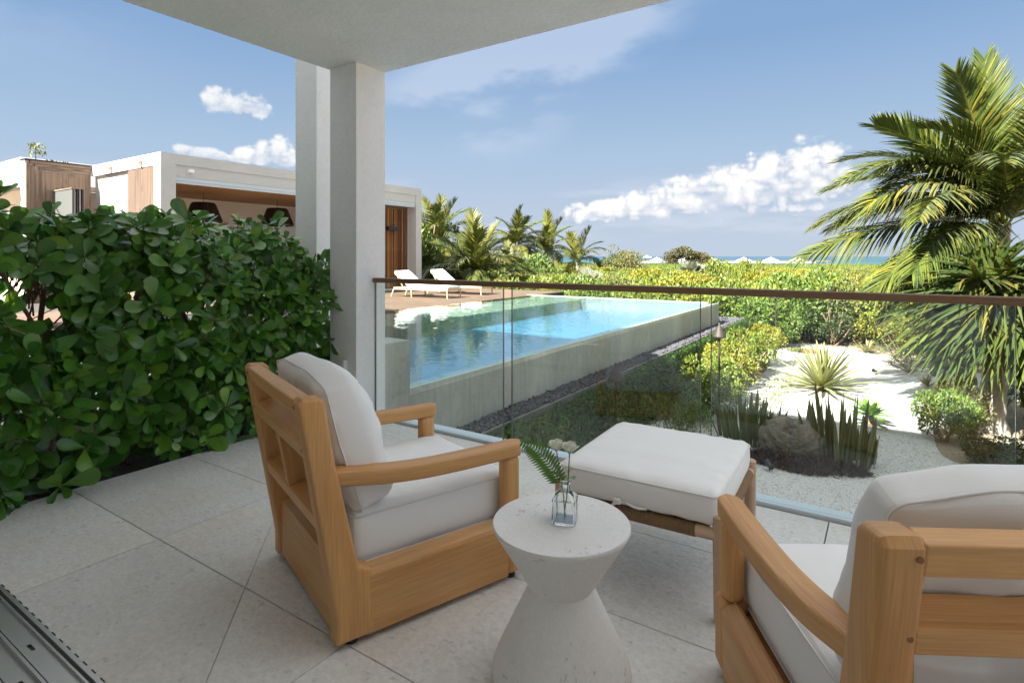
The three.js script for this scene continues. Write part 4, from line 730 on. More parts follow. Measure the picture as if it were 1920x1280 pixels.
function stems(seed, rx, ry, rz, n, r = 0.018) { rnd = mulberry(seed); const g = []; for (let i = 0; i < n; i++) { const a = R(0, 6.28), k = R(0.3, 0.85), b = V(Math.cos(a) * k * rx, R(0.5, 0.95) * ry, Math.sin(a) * k * rz), m = b.clone().multiplyScalar(0.5).add(V(R(-0.15, 0.15), -0.1, R(-0.15, 0.15))); g.push(tube([V(R(-0.1, 0.1), -0.05, R(-0.1, 0.1)), m, b], r * R(0.5, 1), 6, 5)); } return join(g); }
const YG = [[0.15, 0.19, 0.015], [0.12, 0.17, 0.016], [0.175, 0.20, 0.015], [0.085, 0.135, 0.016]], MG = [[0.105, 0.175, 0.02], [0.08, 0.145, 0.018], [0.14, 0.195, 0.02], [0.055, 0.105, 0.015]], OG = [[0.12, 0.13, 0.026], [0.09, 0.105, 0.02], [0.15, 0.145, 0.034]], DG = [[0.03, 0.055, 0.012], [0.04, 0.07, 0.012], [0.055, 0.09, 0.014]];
const yellowTop = [[0.235, 0.215, 0.012], [0.20, 0.205, 0.013], [0.155, 0.185, 0.015]];
const kinds = {
  yellow: [crown(801, 4200, 1, 1, 1, YG, 0.085, 16), 'yellow-green'], mid: [crown(802, 4200, 1, 1, 1, MG, 0.085, 16), 'mid-green'], olive: [crown(803, 4600, 1, 1, 1, OG, 0.06, 18), 'olive'],
  dark: [crown(804, 3600, 1, 1, 1, DG, 0.09, 14), 'dark green'], gold: [crown(805, 4400, 1, 1, 1, yellowTop, 0.075, 16), 'golden'], fine: [crown(806, 5200, 1, 1, 1, MG, 0.05, 18), 'fine-leaved'],
  yellow2: [crown(807, 4200, 1, 1, 1, YG, 0.10, 12), 'yellow-green'], mid2: [crown(808, 4200, 1, 1, 1, [...MG, ...YG], 0.095, 13), 'fresh green'],
};
const stemG = [stems(811, 1, 1, 1, 9), stems(812, 1, 1, 1, 12)], protos = {};
const shrubLabels = {};
function shrub(kind, x, z, r, h, label, group, y = G, name = 'shrub') {
  const key = kind + name; let o;
  if (!protos[key]) { o = protos[key] = thing(name, label, 'shrub'); part('foliage', kinds[kind][0], foliage, o).userData.kind = 'stuff'; part('stem', stemG[Object.keys(protos).length % 2], bark, o).userData.kind = 'stuff'; }
  else { o = copy(protos[key], label); delete o.userData.group; }
  if (group) o.userData.group = group;
  o.position.set(x, y, z); o.rotation.y = R(0, 6.28); o.scale.set(r, h, r * R(0.9, 1.1)); return o;
}
rnd = mulberry(900);
// low row along the foot of the green wall
const rowL = 'low golden-green shrub in the row at the foot of the green pool wall';
for (const [x, z, r, h, k, l] of [[-2.75, -11.3, 0.72, 0.95, 'yellow', 'leafy yellow-green shrub at the foot of the green wall behind the left snake plants'], [-2.85, -12.6, 0.75, 1.0, 'gold', 'golden-topped shrub in the middle of the low row along the green wall'], [-2.75, -14.0, 0.75, 1.05, 'yellow2', 'bushy yellow-green shrub toward the far end of the low row along the green wall'], [-2.75, -15.6, 0.8, 1.1, 'gold', 'golden shrub at the far end of the low row near the gravel'],
  [-2.8, -10.1, 0.6, 0.8, 'mid', 'shaded green shrub at the foot of the green wall nearest the bluish snake plants'], [-2.7, -8.6, 0.55, 0.75, 'fine', 'small-leaved grey-green shrub seen through the glass before the green wall'], [-2.6, -7.2, 0.5, 0.6, 'fine', 'low small-leaved shrub seen just above the ottoman through the glass']]) shrub(k, x, z, r, h, l);
// shrubs round the palm trunk
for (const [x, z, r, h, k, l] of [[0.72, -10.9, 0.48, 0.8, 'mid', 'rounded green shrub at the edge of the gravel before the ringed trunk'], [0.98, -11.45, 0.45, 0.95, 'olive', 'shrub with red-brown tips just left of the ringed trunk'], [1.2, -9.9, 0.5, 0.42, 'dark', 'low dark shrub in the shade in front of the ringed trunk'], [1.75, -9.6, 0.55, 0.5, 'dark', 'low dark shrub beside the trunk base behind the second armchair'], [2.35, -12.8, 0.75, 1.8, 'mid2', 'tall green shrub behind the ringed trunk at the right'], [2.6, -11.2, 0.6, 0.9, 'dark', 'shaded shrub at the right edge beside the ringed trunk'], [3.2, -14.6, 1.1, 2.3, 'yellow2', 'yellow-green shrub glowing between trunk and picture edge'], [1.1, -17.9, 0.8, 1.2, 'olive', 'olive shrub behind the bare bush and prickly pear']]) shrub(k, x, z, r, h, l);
{
  const b = thing('bare_bush', 'low sprawling bush with bare grey twigs at the far edge of the gravel', 'bush', [0.45, G + 0.02, -16.9]); rnd = mulberry(70);
  const g = [], l = new Leaves(); for (let i = 0; i < 46; i++) { const a = R(0, 6.28), e = dirOf(a, R(0.15, 0.9)).multiplyScalar(R(0.5, 1.0)), m = e.clone().multiplyScalar(0.5).add(V(R(-0.1, 0.1), 0.06, R(-0.1, 0.1))); g.push(tube([V(0, 0, 0), m, e], 0.011 * R(0.4, 1), 6, 5)); if (e.y > 0.3) for (let k = 0; k < 26; k++) { const o = m.clone().lerp(e, R(0.4, 1.15)).add(V(R(-0.1, 0.1), R(-0.05, 0.1), R(-0.1, 0.1))); l.blade(o, dirOf(R(0, 6.28), R(-0.3, 1)), V(0, 1, 0.2), 0.05, 0.014, QUICK, jit([0.1, 0.13, 0.03], 0.3, 0.1), 0.2, 0.1); } }
  part('twigs', join(g), bark, b).userData.kind = 'stuff'; part('foliage', l.geo(), foliage, b).userData.kind = 'stuff';
  const c = thing('prickly_pear', 'grey-green prickly pear cactus partly behind the palm leaves', 'cactus', [1.22, G + 0.02, -15.6]);
  const pad = new THREE.SphereGeometry(1, 14, 10), pm = std({ color: lin(0.10, 0.14, 0.07), roughness: 0.7 });
  for (let i = 0; i < 17; i++) { const p = part('pad', pad, pm, c), lv = Math.floor(i / 6); p.position.set(R(-0.42, 0.42), 0.14 + lv * 0.22 + R(-0.03, 0.03), R(-0.3, 0.3)); p.scale.set(0.11, 0.15, 0.025); p.rotation.set(R(-0.4, 0.4), R(0, 3), R(-0.5, 0.5)); }
}
for (const [x, z, s, l, c] of [[-0.5, -19.6, 0.55, 'small yellowish aloe at the far edge of the gravel', [0.22, 0.2, 0.07]], [0.35, -18.6, 0.5, 'small aloe rosette behind the bare bush', [0.14, 0.16, 0.05]], [0.72, -15.2, 0.32, 'small yellow-green succulent beside the shadow of the bare bush', [0.22, 0.22, 0.05]]]) {
  const a = thing('aloe', l, 'aloe', [x, G + 0.01, z]); rnd = mulberry(Math.round(x * 100 + 500)); for (let i = 0; i < 26; i++) { const az = i * 2.4, el = R(0.2, 1.3), d = dirOf(az, el); bladePart(a, 'leaf', V(0, 0.02, 0), d, V(-Math.cos(az), 1, -Math.sin(az)).normalize(), s * R(0.8, 1.1), s * 0.05, STRIP, jit(c, 0.2, 0.1), 0.4, 0.1); }
}
{ // coral-coloured low plant on the gravel behind the agave
  rnd = mulberry(71); const l = new Leaves(); for (let i = 0; i < 900; i++) { const a = R(0, 6.28), r = Math.sqrt(rnd()); l.blade(V(-1.95 + Math.cos(a) * r * 0.55, G + 0.03 + R(0, 0.06), -18.7 + Math.sin(a) * r * 0.28), dirOf(R(0, 6.28), R(0.1, 1.2)), V(0, 1, 0), 0.06, 0.02, QUICK, jit(Math.cos(a) * r > -0.25 ? [0.5, 0.2, 0.1] : [0.2, 0.22, 0.06], 0.2, 0.1), 0.2, 0.1); }
  tag(part('ground_cover', l.geo(), foliage), 'coral-coloured patch of low plants at the far end of the gravel', 'ground cover', null, 'stuff');
  const m = new Leaves(); for (let i = 0; i < 500; i++) { const z = R(-14.4, -10.6), x = -2.0 + R(-0.2, 0.35) * (rnd() < 0.15 ? 2.2 : 1) - (z + 10.6) * -0.02; m.blade(V(x, G + 0.03, z), dirOf(R(0, 6.28), R(0, 0.4)), V(0, 1, 0), 0.05, 0.022, QUICK, jit([0.16, 0.17, 0.02], 0.3, 0.1), 0.1, 0); }
  tag(part('ground_cover', m.geo(), foliage), 'scattered yellow-green creepers at the gravel edge beside the low shrubs', 'ground cover', null, 'stuff');
}
// climbing green face of the pool ledge
{
  rnd = mulberry(72); const h = thing('green_wall', 'clipped climbing fig covering the wall below the pool ledge', 'hedge', [-3.45, G, -10.4]);
  part('twigs', box(0.001, 0.02, 0, 0.96, -7.2, 7.2), std({ color: lin(0.03, 0.04, 0.015), roughness: 1 }), h);
  const leaf = new Leaves(); leaf.blade(V(0, 0, 0), V(0, 1, 0), V(0, 0, 1), 1, 0.38, SIMPLE, [1, 1, 1], 0.25, 0); const g = leaf.geo(); g.deleteAttribute('color');
  const n = 42000, im = new THREE.InstancedMesh(g, phys({ color: lin(1, 1, 1), roughness: 0.5, transmission: 0.15, thickness: 0, side: THREE.DoubleSide }), n), m = new THREE.Matrix4(), q = new THREE.Quaternion();
  for (let i = 0; i < n; i++) {
    const z = R(-7.2, 7.2), t = 1.06 - 0.08 * fbm(z * 2 + 20, 1, 256, 3, 4), y = R(0, 1) ** 0.85 * t, th = 0.02 + 0.12 * fbm(z * 2.3 + 30, y * 3 + 4, 256, 3, 6), s = R(0.022, 0.05);
    q.setFromEuler(new THREE.Euler(R(-0.9, 0.9), Math.PI / 2 + R(-0.9, 0.9), R(-2, 2))); m.compose(V(th * R(0.4, 1.25) - (y > 1.0 ? R(0, 0.09) : 0), y, z), q, V(s, s, s)); im.setMatrixAt(i, m);
    im.setColorAt(i, lin(...jit(fbm(z * 0.8 + 9, y * 1.5, 256, 3, 12) > 0.55 ? [0.085, 0.15, 0.022] : [0.05, 0.11, 0.024], 0.35, 0.15)));
  }
  im.name = 'foliage'; im.castShadow = im.receiveShadow = true; im.userData.kind = 'stuff'; h.add(im);
}
// ------------------------------------------------------------------ palms
// a pinnate frond in the plane x-y, starting along +x at elevation e0 and bending to e1
function frondGeo(seed, L, e0, e1, nl, ll, cols, wid = 0.022, hang = 0.35) {
  rnd = mulberry(seed); const l = new Leaves(), P = [V(0, 0, 0)], T = [], N = 26;
  for (let i = 0; i <= N; i++) { const e = lerp(e0, e1, (i / N) ** 1.25), t = V(Math.cos(e), Math.sin(e), 0.03 * Math.sin(i * 0.5)); T.push(t); if (i < N) P.push(P[i].clone().addScaledVector(t, L / N)); }
  for (let i = 0; i < N; i++) l.blade(P[i], T[i], V(-T[i].y, T[i].x, 0), L / N * 1.05, 0.022 * L / 3 * (1 - i / N * 0.8) + 0.004, [[0, 1], [1, 0.95]], jit([0.22, 0.22, 0.05], 0.1, 0.05), 0.3, 0);
  for (let i = 0; i < nl; i++) for (const s of [1, -1]) {
    const u = 0.13 + 0.87 * (i + R(0, 0.6)) / nl, k = Math.min(N - 1, u * N | 0), f = u * N - k, o = P[k].clone().lerp(P[Math.min(N, k + 1)], f), t = T[k], up = V(-t.y, t.x, 0);
    const len = ll * (Math.sin(Math.PI * (0.2 + 0.8 * Math.min(1, u * 0.93))) ** 0.7 * 0.9 + 0.12) * R(0.9, 1.08), ang = lerp(1.0, 0.45, u) + R(-0.08, 0.08);
    const d = t.clone().multiplyScalar(Math.cos(ang)).add(V(0, 0, s * Math.sin(ang))).addScaledVector(up, 0.28 + R(-0.1, 0.1)).normalize();
    const c = cols[Math.floor(rnd() ** 1.3 * cols.length)];
    l.blade(o, d, up, len, wid, [[0, 0.6], [0.3, 1], [0.65, 0.8], [1, 0.04]], jit(c, 0.18, 0.1), 0.55, hang * R(0.6, 1.4) * (len / ll));
  }
  return l.geo();
}
const PG = [[0.085, 0.115, 0.016], [0.06, 0.09, 0.016], [0.14, 0.15, 0.02], [0.04, 0.065, 0.014]], PY = [[0.20, 0.19, 0.02], [0.13, 0.15, 0.02], [0.24, 0.2, 0.025]];
const frondMat = leafMat(lin(1, 1, 1), 0.42, 0.3);
function trunkGeo(h, r0, r1, lean = [0, 0], rings = 14) {
  const pos = [], idx = [], uv = [], m = 20, n = rings * 6; for (let i = 0; i <= n; i++) { const t = i / n, ring = (t * rings) % 1, r = lerp(r0, r1, t ** 0.6) * (1 + 0.045 * (ring < 0.18 ? -1 : 0.6 - ring)) + (t < 0.12 ? r0 * 0.28 * (1 - t / 0.12) ** 2 : 0); for (let j = 0; j <= m; j++) { const a = j / m * 6.2832; pos.push(Math.cos(a) * r + lean[0] * t * t, t * h + 0.008 * Math.sin(a * 3 + i), Math.sin(a) * r + lean[1] * t * t); uv.push(t * h, a * r); } }
  for (let i = 0; i < n; i++) for (let j = 0; j < m; j++) { const a = i * (m + 1) + j, b = a + m + 1; idx.push(a, b, a + 1, a + 1, b, b + 1); }
  const g = new THREE.BufferGeometry(); g.setAttribute('position', new THREE.Float32BufferAttribute(pos, 3)); g.setAttribute('uv', new THREE.Float32BufferAttribute(uv, 2)); g.setIndex(idx); g.computeVertexNormals(); return g;
}
const palmBark = std({ map: weatherT, color: lin(0.75, 0.92, 1.12), bumpMap: plasterB, bumpScale: 0.01, roughness: 0.95 });
// a small set of frond shapes shared by all the feather palms, for length 1
const FR = [frondGeo(501, 1, 1.45, 0.95, 46, 0.30, [...PG, ...PY], 0.0085, 0.1), frondGeo(502, 1, 1.25, 0.15, 46, 0.30, PG, 0.0085, 0.3), frondGeo(503, 1, 1.05, -0.55, 46, 0.30, [...PG, ...PY], 0.0085, 0.45), frondGeo(504, 1, 0.7, -0.95, 46, 0.28, PG, 0.0085, 0.55), frondGeo(505, 1, 0.25, -1.15, 42, 0.26, [...PG, ...PY, ...PY], 0.0085, 0.6)];
function featherPalm(label, pos, h, L, n, seed, lean = [0, 0], r = 0.15) {
  rnd = mulberry(seed); const t = thing('feather_palm', label, 'palm tree', pos), top = V(lean[0], h, lean[1]);
  part('trunk', trunkGeo(h, r * 1.25, r, lean, Math.max(4, Math.round(h * 5))), palmBark, t);
  for (let i = 0; i < n; i++) { const k = (i + 0.5) / n, f = part('frond', FR[Math.min(4, Math.floor(k ** 0.9 * 5))], frondMat, t); f.position.copy(top).y -= k * 0.12; f.rotation.set(R(-0.25, 0.25), i * 2.39996 + R(-0.2, 0.2), R(-0.12, 0.12), 'YXZ'); f.scale.setScalar(L * R(0.85, 1.1)); }
  return t;
}
// behind the pool: bases are hidden by planting
const at2 = (az, dist) => [dist * Math.sin(az * D), dist * -Math.cos(az * D)];           // azimuth clockwise from -z
function palmAt(label, az, dist, top, L, n, seed, lean) { const [x, z] = at2(az, dist); featherPalm(label, [x, G, z], top - G, L, n, seed, lean); }
palmAt('big bushy palm with low drooping fronds behind the second sun lounger', -37.4, 25.5, 0.2, 3.1, 24, 601);
palmAt('shaded palm behind the big bushy palm, next to the white pavilion', -41.0, 31, 2.0, 2.9, 20, 602);
palmAt('palm between the big bushy palm and the slender ones, in the background', -33.2, 38, 1.9, 2.6, 20, 603);
palmAt('slender palm with an upright crown right of the background palms', -30.4, 41, 1.55, 2.9, 20, 604, [0.3, 0]);
palmAt('rightmost of the background palms, small with a ragged crown', -26.9, 46, 0.7, 3.0, 15, 605);
palmAt('yellowing small palm in front of the background palms', -33.8, 33, 0.5, 1.7, 14, 606);
// coconut palm at the right, fronds bent one by one
{
  rnd = mulberry(77); const t = thing('coconut_palm', 'tall coconut palm with long arching feathery fronds at the right edge', 'palm tree', [1.66, G, -13.75]);
  part('trunk', trunkGeo(3.45, 0.2, 0.14, [0.1, 0], 16), palmBark, t);
  // [azimuth of the frond, start elevation, end elevation, length, hang, yellow]; 213 points across the garden to the left
  const F = [[213, 1.42, -0.1, 2.75, 0.12, 0], [218, 1.15, -0.85, 2.7, 0.3, 1], [208, 1.0, -0.65, 3.35, 0.45, 0], [222, 0.75, -0.75, 3.2, 0.5, 1], [200, 0.55, -0.7, 3.3, 0.55, 0], [212, 0.15, -0.62, 3.7, 0.65, 0], [228, -0.1, -0.8, 3.0, 0.7, 1],
    [95, 1.52, 1.35, 3.3, 0.06, 0], [30, 1.42, 0.95, 3.4, 0.1, 0], [10, 1.25, 0.3, 3.4, 0.3, 1], [-25, 1.0, -0.3, 3.3, 0.4, 0], [40, 0.8, -0.6, 3.2, 0.4, 0], [150, 1.3, 0.5, 3.0, 0.15, 0], [250, 1.35, 0.6, 3.2, 0.12, 1], [262, 0.9, -0.5, 3.2, 0.4, 0], [300, 1.1, 0.0, 3.2, 0.4, 0], [330, 0.6, -0.8, 3.2, 0.5, 0], [100, 0.7, -0.8, 3.2, 0.5, 0], [165, 0.6, -0.7, 3.1, 0.55, 0], [190, 0.9, -0.5, 3.2, 0.4, 0], [205, -0.3, -1.1, 2.7, 0.6, 1], [235, 1.05, -0.6, 3.3, 0.35, 0], [245, 0.6, -0.7, 3.3, 0.5, 1], [226, 1.3, 0.1, 3.2, 0.15, 0], [178, 1.15, -0.3, 3.3, 0.3, 0], [268, 1.2, -0.1, 3.3, 0.3, 1], [205, 0.8, -0.9, 3.0, 0.5, 0], [240, 0.25, -0.9, 3.1, 0.6, 0], [285, 0.7, -0.7, 3.2, 0.5, 0]];
  F.forEach(([az, e0, e1, L, hang, y], i) => { const g = frondGeo(700 + i, L, e0, e1, 96, 0.84, y ? [...PG, ...PG, ...PG, ...PY] : PG, 0.0175, hang * 1.15), f = part('frond', g, frondMat, t); f.position.set(0.1, 3.42 - i * 0.006, 0); f.rotation.set(R(-0.35, 0.35), az * D, 0, 'YXZ'); });
}
// fan palm whose ringed trunk stands at the edge of the gravel
function fanGeo(seed, R0, pet, spread, nSeg, cols, droop, tip) {
  rnd = mulberry(seed); const l = new Leaves();
  for (let i = 0; i < 6; i++) l.blade(V(pet * i / 6, 0, 0), V(1, 0, 0), V(0, 1, 0), pet / 6 * 1.05, 0.018, [[0, 1], [1, 1]], [0.16, 0.14, 0.04], 0.5, 0);
  for (let i = 0; i < nSeg; i++) {
    const u = (i + 0.5) / nSeg * 2 - 1, a = u * spread, len = R0 * (1 - 0.33 * Math.abs(u) ** 1.5) * R(0.92, 1.05), d = V(Math.cos(a), 0.05 * (i % 2 ? 1 : -0.4) + 0.10 * (1 - u * u), Math.sin(a)).normalize();
    l.blade(V(pet, 0, 0), d, V(0, 1, 0), len, 0.034, [[0, 0.25], [0.2, 0.85], [0.42, 1.0], [0.62, 0.85], [0.82, 0.5], [1, 0.03]], jit(cols[Math.floor(rnd() * cols.length)], 0.2, 0.1), 0.45, droop * R(0.6, 1.5), tip && rnd() < 0.3 ? tip : null);
  }
  return l.geo();
}
{
  rnd = mulberry(88); const t = thing('fan_palm', 'fan palm with a ringed grey trunk and long pointed leaf segments at the right', 'palm tree', [1.42, G, -12.1]);
  part('trunk', trunkGeo(2.2, 0.20, 0.165, [0.3, 0.05], 11), palmBark, t);
  const fg = [[0.06, 0.095, 0.022], [0.045, 0.075, 0.018], [0.09, 0.12, 0.026]], fy = [[0.10, 0.135, 0.022], [0.15, 0.165, 0.022], [0.07, 0.105, 0.02]];
  // [azimuth, elevation, petiole, radius, droop, yellow, roll]
  const F = [[203, -0.42, 0.45, 1.65, 0.30, 0, 0.3], [218, -0.55, 0.4, 1.5, 0.24, 0, -0.3], [246, -0.5, 0.35, 1.2, 0.22, 0, 0.2], [195, -0.15, 0.5, 1.7, 0.35, 0, -0.5], [262, -0.35, 0.4, 1.45, 0.25, 0, 0.4], [213, 0.15, 0.5, 1.65, 0.48, 1, 0.6], [232, 0.3, 0.55, 1.55, 0.5, 0, -0.5], [198, 0.35, 0.5, 1.4, 0.5, 1, 0.7], [222, 0.5, 0.5, 1.2, 0.5, 0, -0.7], [250, 0.4, 0.5, 1.35, 0.5, 1, 0.8],
    [275, 0.3, 0.5, 1.6, 0.45, 1, 0.3], [290, -0.3, 0.45, 1.6, 0.35, 0, 0], [310, 0.6, 0.6, 1.6, 0.35, 0, 0], [340, 0.2, 0.5, 1.6, 0.4, 0, 0], [10, 0.7, 0.6, 1.5, 0.35, 1, 0], [30, 0.0, 0.5, 1.6, 0.4, 0, 0], [60, 0.5, 0.6, 1.6, 0.35, 0, 0], [100, 0.3, 0.5, 1.6, 0.4, 0, 0], [130, 0.8, 0.6, 1.5, 0.3, 1, 0], [160, 0.2, 0.5, 1.6, 0.4, 0, 0], [300, -0.6, 0.45, 1.6, 0.25, 0, 0], [330, -0.5, 0.45, 1.6, 0.25, 0, 0], [215, 0.75, 0.5, 1.05, 0.5, 0, 1.0], [285, 0.7, 0.5, 1.2, 0.45, 1, 0]];
  F.forEach(([az, el, pet, r, dr, y, roll], i) => { const f = part('fan_leaf', fanGeo(750 + i, r, pet, 1.5, 38, y ? fy : fg, dr, y ? [0.40, 0.30, 0.02] : null), frondMat, t); f.position.set(0.3, 2.05 + R(-0.1, 0.18), 0.05); f.rotation.set(roll, az * D, el, 'YZX'); });
  rnd = mulberry(89); const fib = []; for (let i = 0; i < 26; i++) { const a = R(0, 6.28); fib.push(rod([0.3 + Math.cos(a) * 0.15, 2.2, 0.05 + Math.sin(a) * 0.15], [0.26 + Math.cos(a) * R(0.2, 0.34), R(1.75, 2.0), Math.sin(a) * R(0.2, 0.34)], 0.025, 0.008, 5)); } part('leaf_sheath', join(fib), bark, t).userData.kind = 'stuff';
}
// ------------------------------------------------------------------ the planting beyond the pool and the gravel
rnd = mulberry(950);
// wall of tall shrubs behind the gravel
const bank = [[-5.2, -19.0, 1.5, 2.05, 'mid2'], [-3.6, -20.2, 1.5, 2.3, 'yellow'], [-2.3, -21.6, 1.6, 2.65, 'mid'], [-0.8, -21.9, 1.6, 2.55, 'olive'], [0.6, -21.4, 1.6, 2.5, 'yellow'], [1.9, -21.0, 1.6, 2.7, 'yellow2'], [3.5, -20.6, 1.7, 2.9, 'mid2'], [3.2, -18.4, 1.3, 2.2, 'gold'], [-1.5, -20.9, 1.0, 1.5, 'dark'], [0.3, -20.4, 1.0, 1.6, 'gold'], [1.7, -19.4, 0.9, 1.5, 'yellow'], [-3.0, -19.4, 0.9, 1.6, 'mid'], [4.6, -18.4, 1.5, 2.8, 'yellow2'], [5.4, -21.5, 1.7, 3.0, 'mid']];
const bl = ['fresh green bush just right of the far pool corner', 'tall yellow-green bush at the left end of the thicket behind the gravel', 'dense green bush behind the far torch', 'twiggy olive bush in the middle of the thicket behind the gravel', 'yellow bush above the spiky agave', 'broad yellow-green bush left of the long arching palm frond', 'fresh green bush beneath the lowest coconut frond', 'golden bush behind the fan palm leaves', 'low dark bush at the foot of the thicket behind the agave', 'low golden bush at the foot of the thicket right of the agave', 'low yellow-green bush beside the bare grey twigs', 'low green bush at the foot of the thicket near the far torch', 'tall yellow-green bush behind the ringed trunk', 'tall green bush at the far right behind the palms'];
bank.forEach(([x, z, r, h, k], i) => shrub(k, x, z, r, h * 0.86, bl[i]));
// hedge right behind pool and deck
const nth = ['first', 'second', 'third', 'fourth', 'fifth', 'sixth', 'seventh', 'eighth', 'ninth', 'tenth', 'eleventh', 'twelfth', 'thirteenth', 'fourteenth', 'fifteenth', 'sixteenth'];
const look = { yellow: 'yellow-green', mid: 'mid-green', olive: 'olive', gold: 'golden', yellow2: 'broad-leaved yellow-green', mid2: 'fresh green' };
for (let i = 0; i < 15; i++) { const x = -18 + i * 1.02, k = ['yellow', 'mid2', 'yellow2', 'mid', 'gold'][i * 7 % 5]; shrub(k, x + R(-0.2, 0.2), -19.0 + R(-0.3, 0.3), 1.1, R(1.66, 1.86) + (x < -11 ? 0.1 : 0), look[k] + ' shrub, ' + nth[i] + ' from the pavilion in the hedge behind deck and pool', 'hedge shrubs behind the pool and deck'); }
for (let i = 0; i < 16; i++) { const x = -19 + i * 1.35, k = ['mid', 'yellow', 'mid2', 'gold', 'yellow2', 'olive'][i * 5 % 6]; shrub(k, x + R(-0.3, 0.3), -22 + R(-0.6, 0.6), 1.5, R(1.85, 2.12), look[k] + ' bush, ' + nth[i] + ' from the pavilion in the second row beyond the pool', 'second row of shrubs beyond the pool'); }
// casuarinas and tall growth by the pavilion
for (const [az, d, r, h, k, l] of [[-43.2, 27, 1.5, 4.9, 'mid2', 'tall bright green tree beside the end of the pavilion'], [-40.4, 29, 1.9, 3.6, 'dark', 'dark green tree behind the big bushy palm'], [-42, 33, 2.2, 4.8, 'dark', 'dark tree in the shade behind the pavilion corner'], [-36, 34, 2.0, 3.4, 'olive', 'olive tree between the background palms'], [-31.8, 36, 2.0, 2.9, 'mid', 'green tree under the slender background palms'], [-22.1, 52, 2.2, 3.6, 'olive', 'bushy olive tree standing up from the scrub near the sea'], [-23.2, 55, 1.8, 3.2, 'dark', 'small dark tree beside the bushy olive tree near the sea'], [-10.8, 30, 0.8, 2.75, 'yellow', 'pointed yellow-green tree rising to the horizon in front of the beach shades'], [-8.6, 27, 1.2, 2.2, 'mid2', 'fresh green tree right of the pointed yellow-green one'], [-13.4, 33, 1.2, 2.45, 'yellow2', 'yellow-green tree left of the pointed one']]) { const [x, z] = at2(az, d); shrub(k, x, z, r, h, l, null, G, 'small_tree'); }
// silver fan palms low in the scrub
{
  const silver = leafMat(lin(1, 1, 1), 0.5, 0.15), fg = fanGeo(990, 0.5, 0.4, 2.1, 26, [[0.14, 0.16, 0.10], [0.18, 0.19, 0.13]], 0.05, null);
  for (const [az, d, y, l] of [[-25.9, 27, 1.75, 'pale silver fan palm in the scrub beyond the far pool edge'], [-16.0, 36, 2.0, 'silver-green fan palm in the scrub before the beach tree'], [-14.2, 37, 1.95, 'silver-green fan palm right of the other one before the beach tree']]) { const [x, z] = at2(az, d), t = thing('silver_palm', l, 'palm', [x, G, z]); rnd = mulberry(Math.round(d * 9 + y * 100)); part('trunk', new THREE.CylinderGeometry(0.06, 0.08, y - 0.2, 10).translate(0, (y - 0.2) / 2, 0), palmBark, t); for (let i = 0; i < 13; i++) { const f = part('fan_leaf', fg, silver, t); f.position.set(0, y - 0.2, 0); f.rotation.set(R(-0.4, 0.4), i * 2.4, R(0.05, 1.3), 'YZX'); } }
}
// scrub from there to the beach
{
  rnd = mulberry(960);
  const fm = {}; const mk = (k, n) => { const im = new THREE.InstancedMesh(kinds[k][0], foliage, n); im.name = numbered('scrub'); im.castShadow = im.receiveShadow = true; tag(im, { yellow: 'bright yellow-green part of the low coastal scrub toward the beach', mid: 'green part of the low coastal scrub toward the beach', olive: 'olive part of the low coastal scrub toward the beach', mid2: 'fresh green part of the low coastal scrub toward the beach', gold: 'golden part of the low coastal scrub toward the beach' }[k], 'scrub', null, 'stuff'); scene.add(im); return im; };
  const ks = ['yellow', 'mid', 'olive', 'mid2', 'gold'], lists = ks.map(() => []);
  for (let d = 23.5; d < 170; d += 1.25 + d * 0.012) for (let az = -46; az < 16; az += (1.5 + 0.0 * d) / d / D * 1.15) {
    const dd = d + R(-0.6, 0.6), a = az + R(-0.3, 0.3), [x, z] = at2(a, dd); if (z > -22.8) continue;
    const g = dd < 60 ? lerp(G, G - 0.2, sm(20, 60, -z)) : dd < 120 ? G - 0.2 - 0.3 * (dd - 60) / 60 : G - 0.55 - 0.2 * (dd - 120) / 50, n = fbm(x * 0.12 + 60, z * 0.12 + 90, 256, 3, 9), h = Math.max(0.9, (1.25 - 0.0098 * dd - g) / 1.2 * (0.80 + 0.26 * n) * R(0.86, 1.04));
    lists[Math.floor(Math.min(4, Math.max(0, (fbm(x * 0.2 + 50, z * 0.2 + 70, 256, 2, 14) * 1.5 - 0.25 + R(-0.12, 0.12)) * 5)))].push([x, g, z, R(1.0, 1.45), h]);
  }
  const m = new THREE.Matrix4(), q = new THREE.Quaternion(); ks.forEach((k, i) => { const im = mk(k, lists[i].length); lists[i].forEach(([x, y, z, r, h], j) => { q.setFromAxisAngle(V(0, 1, 0), R(0, 6.28)); m.compose(V(x, y, z), q, V(r, h, r)); im.setMatrixAt(j, m); im.setColorAt(j, lin(...mul([1, 1, 1], R(0.8, 1.15)))); }); });
}
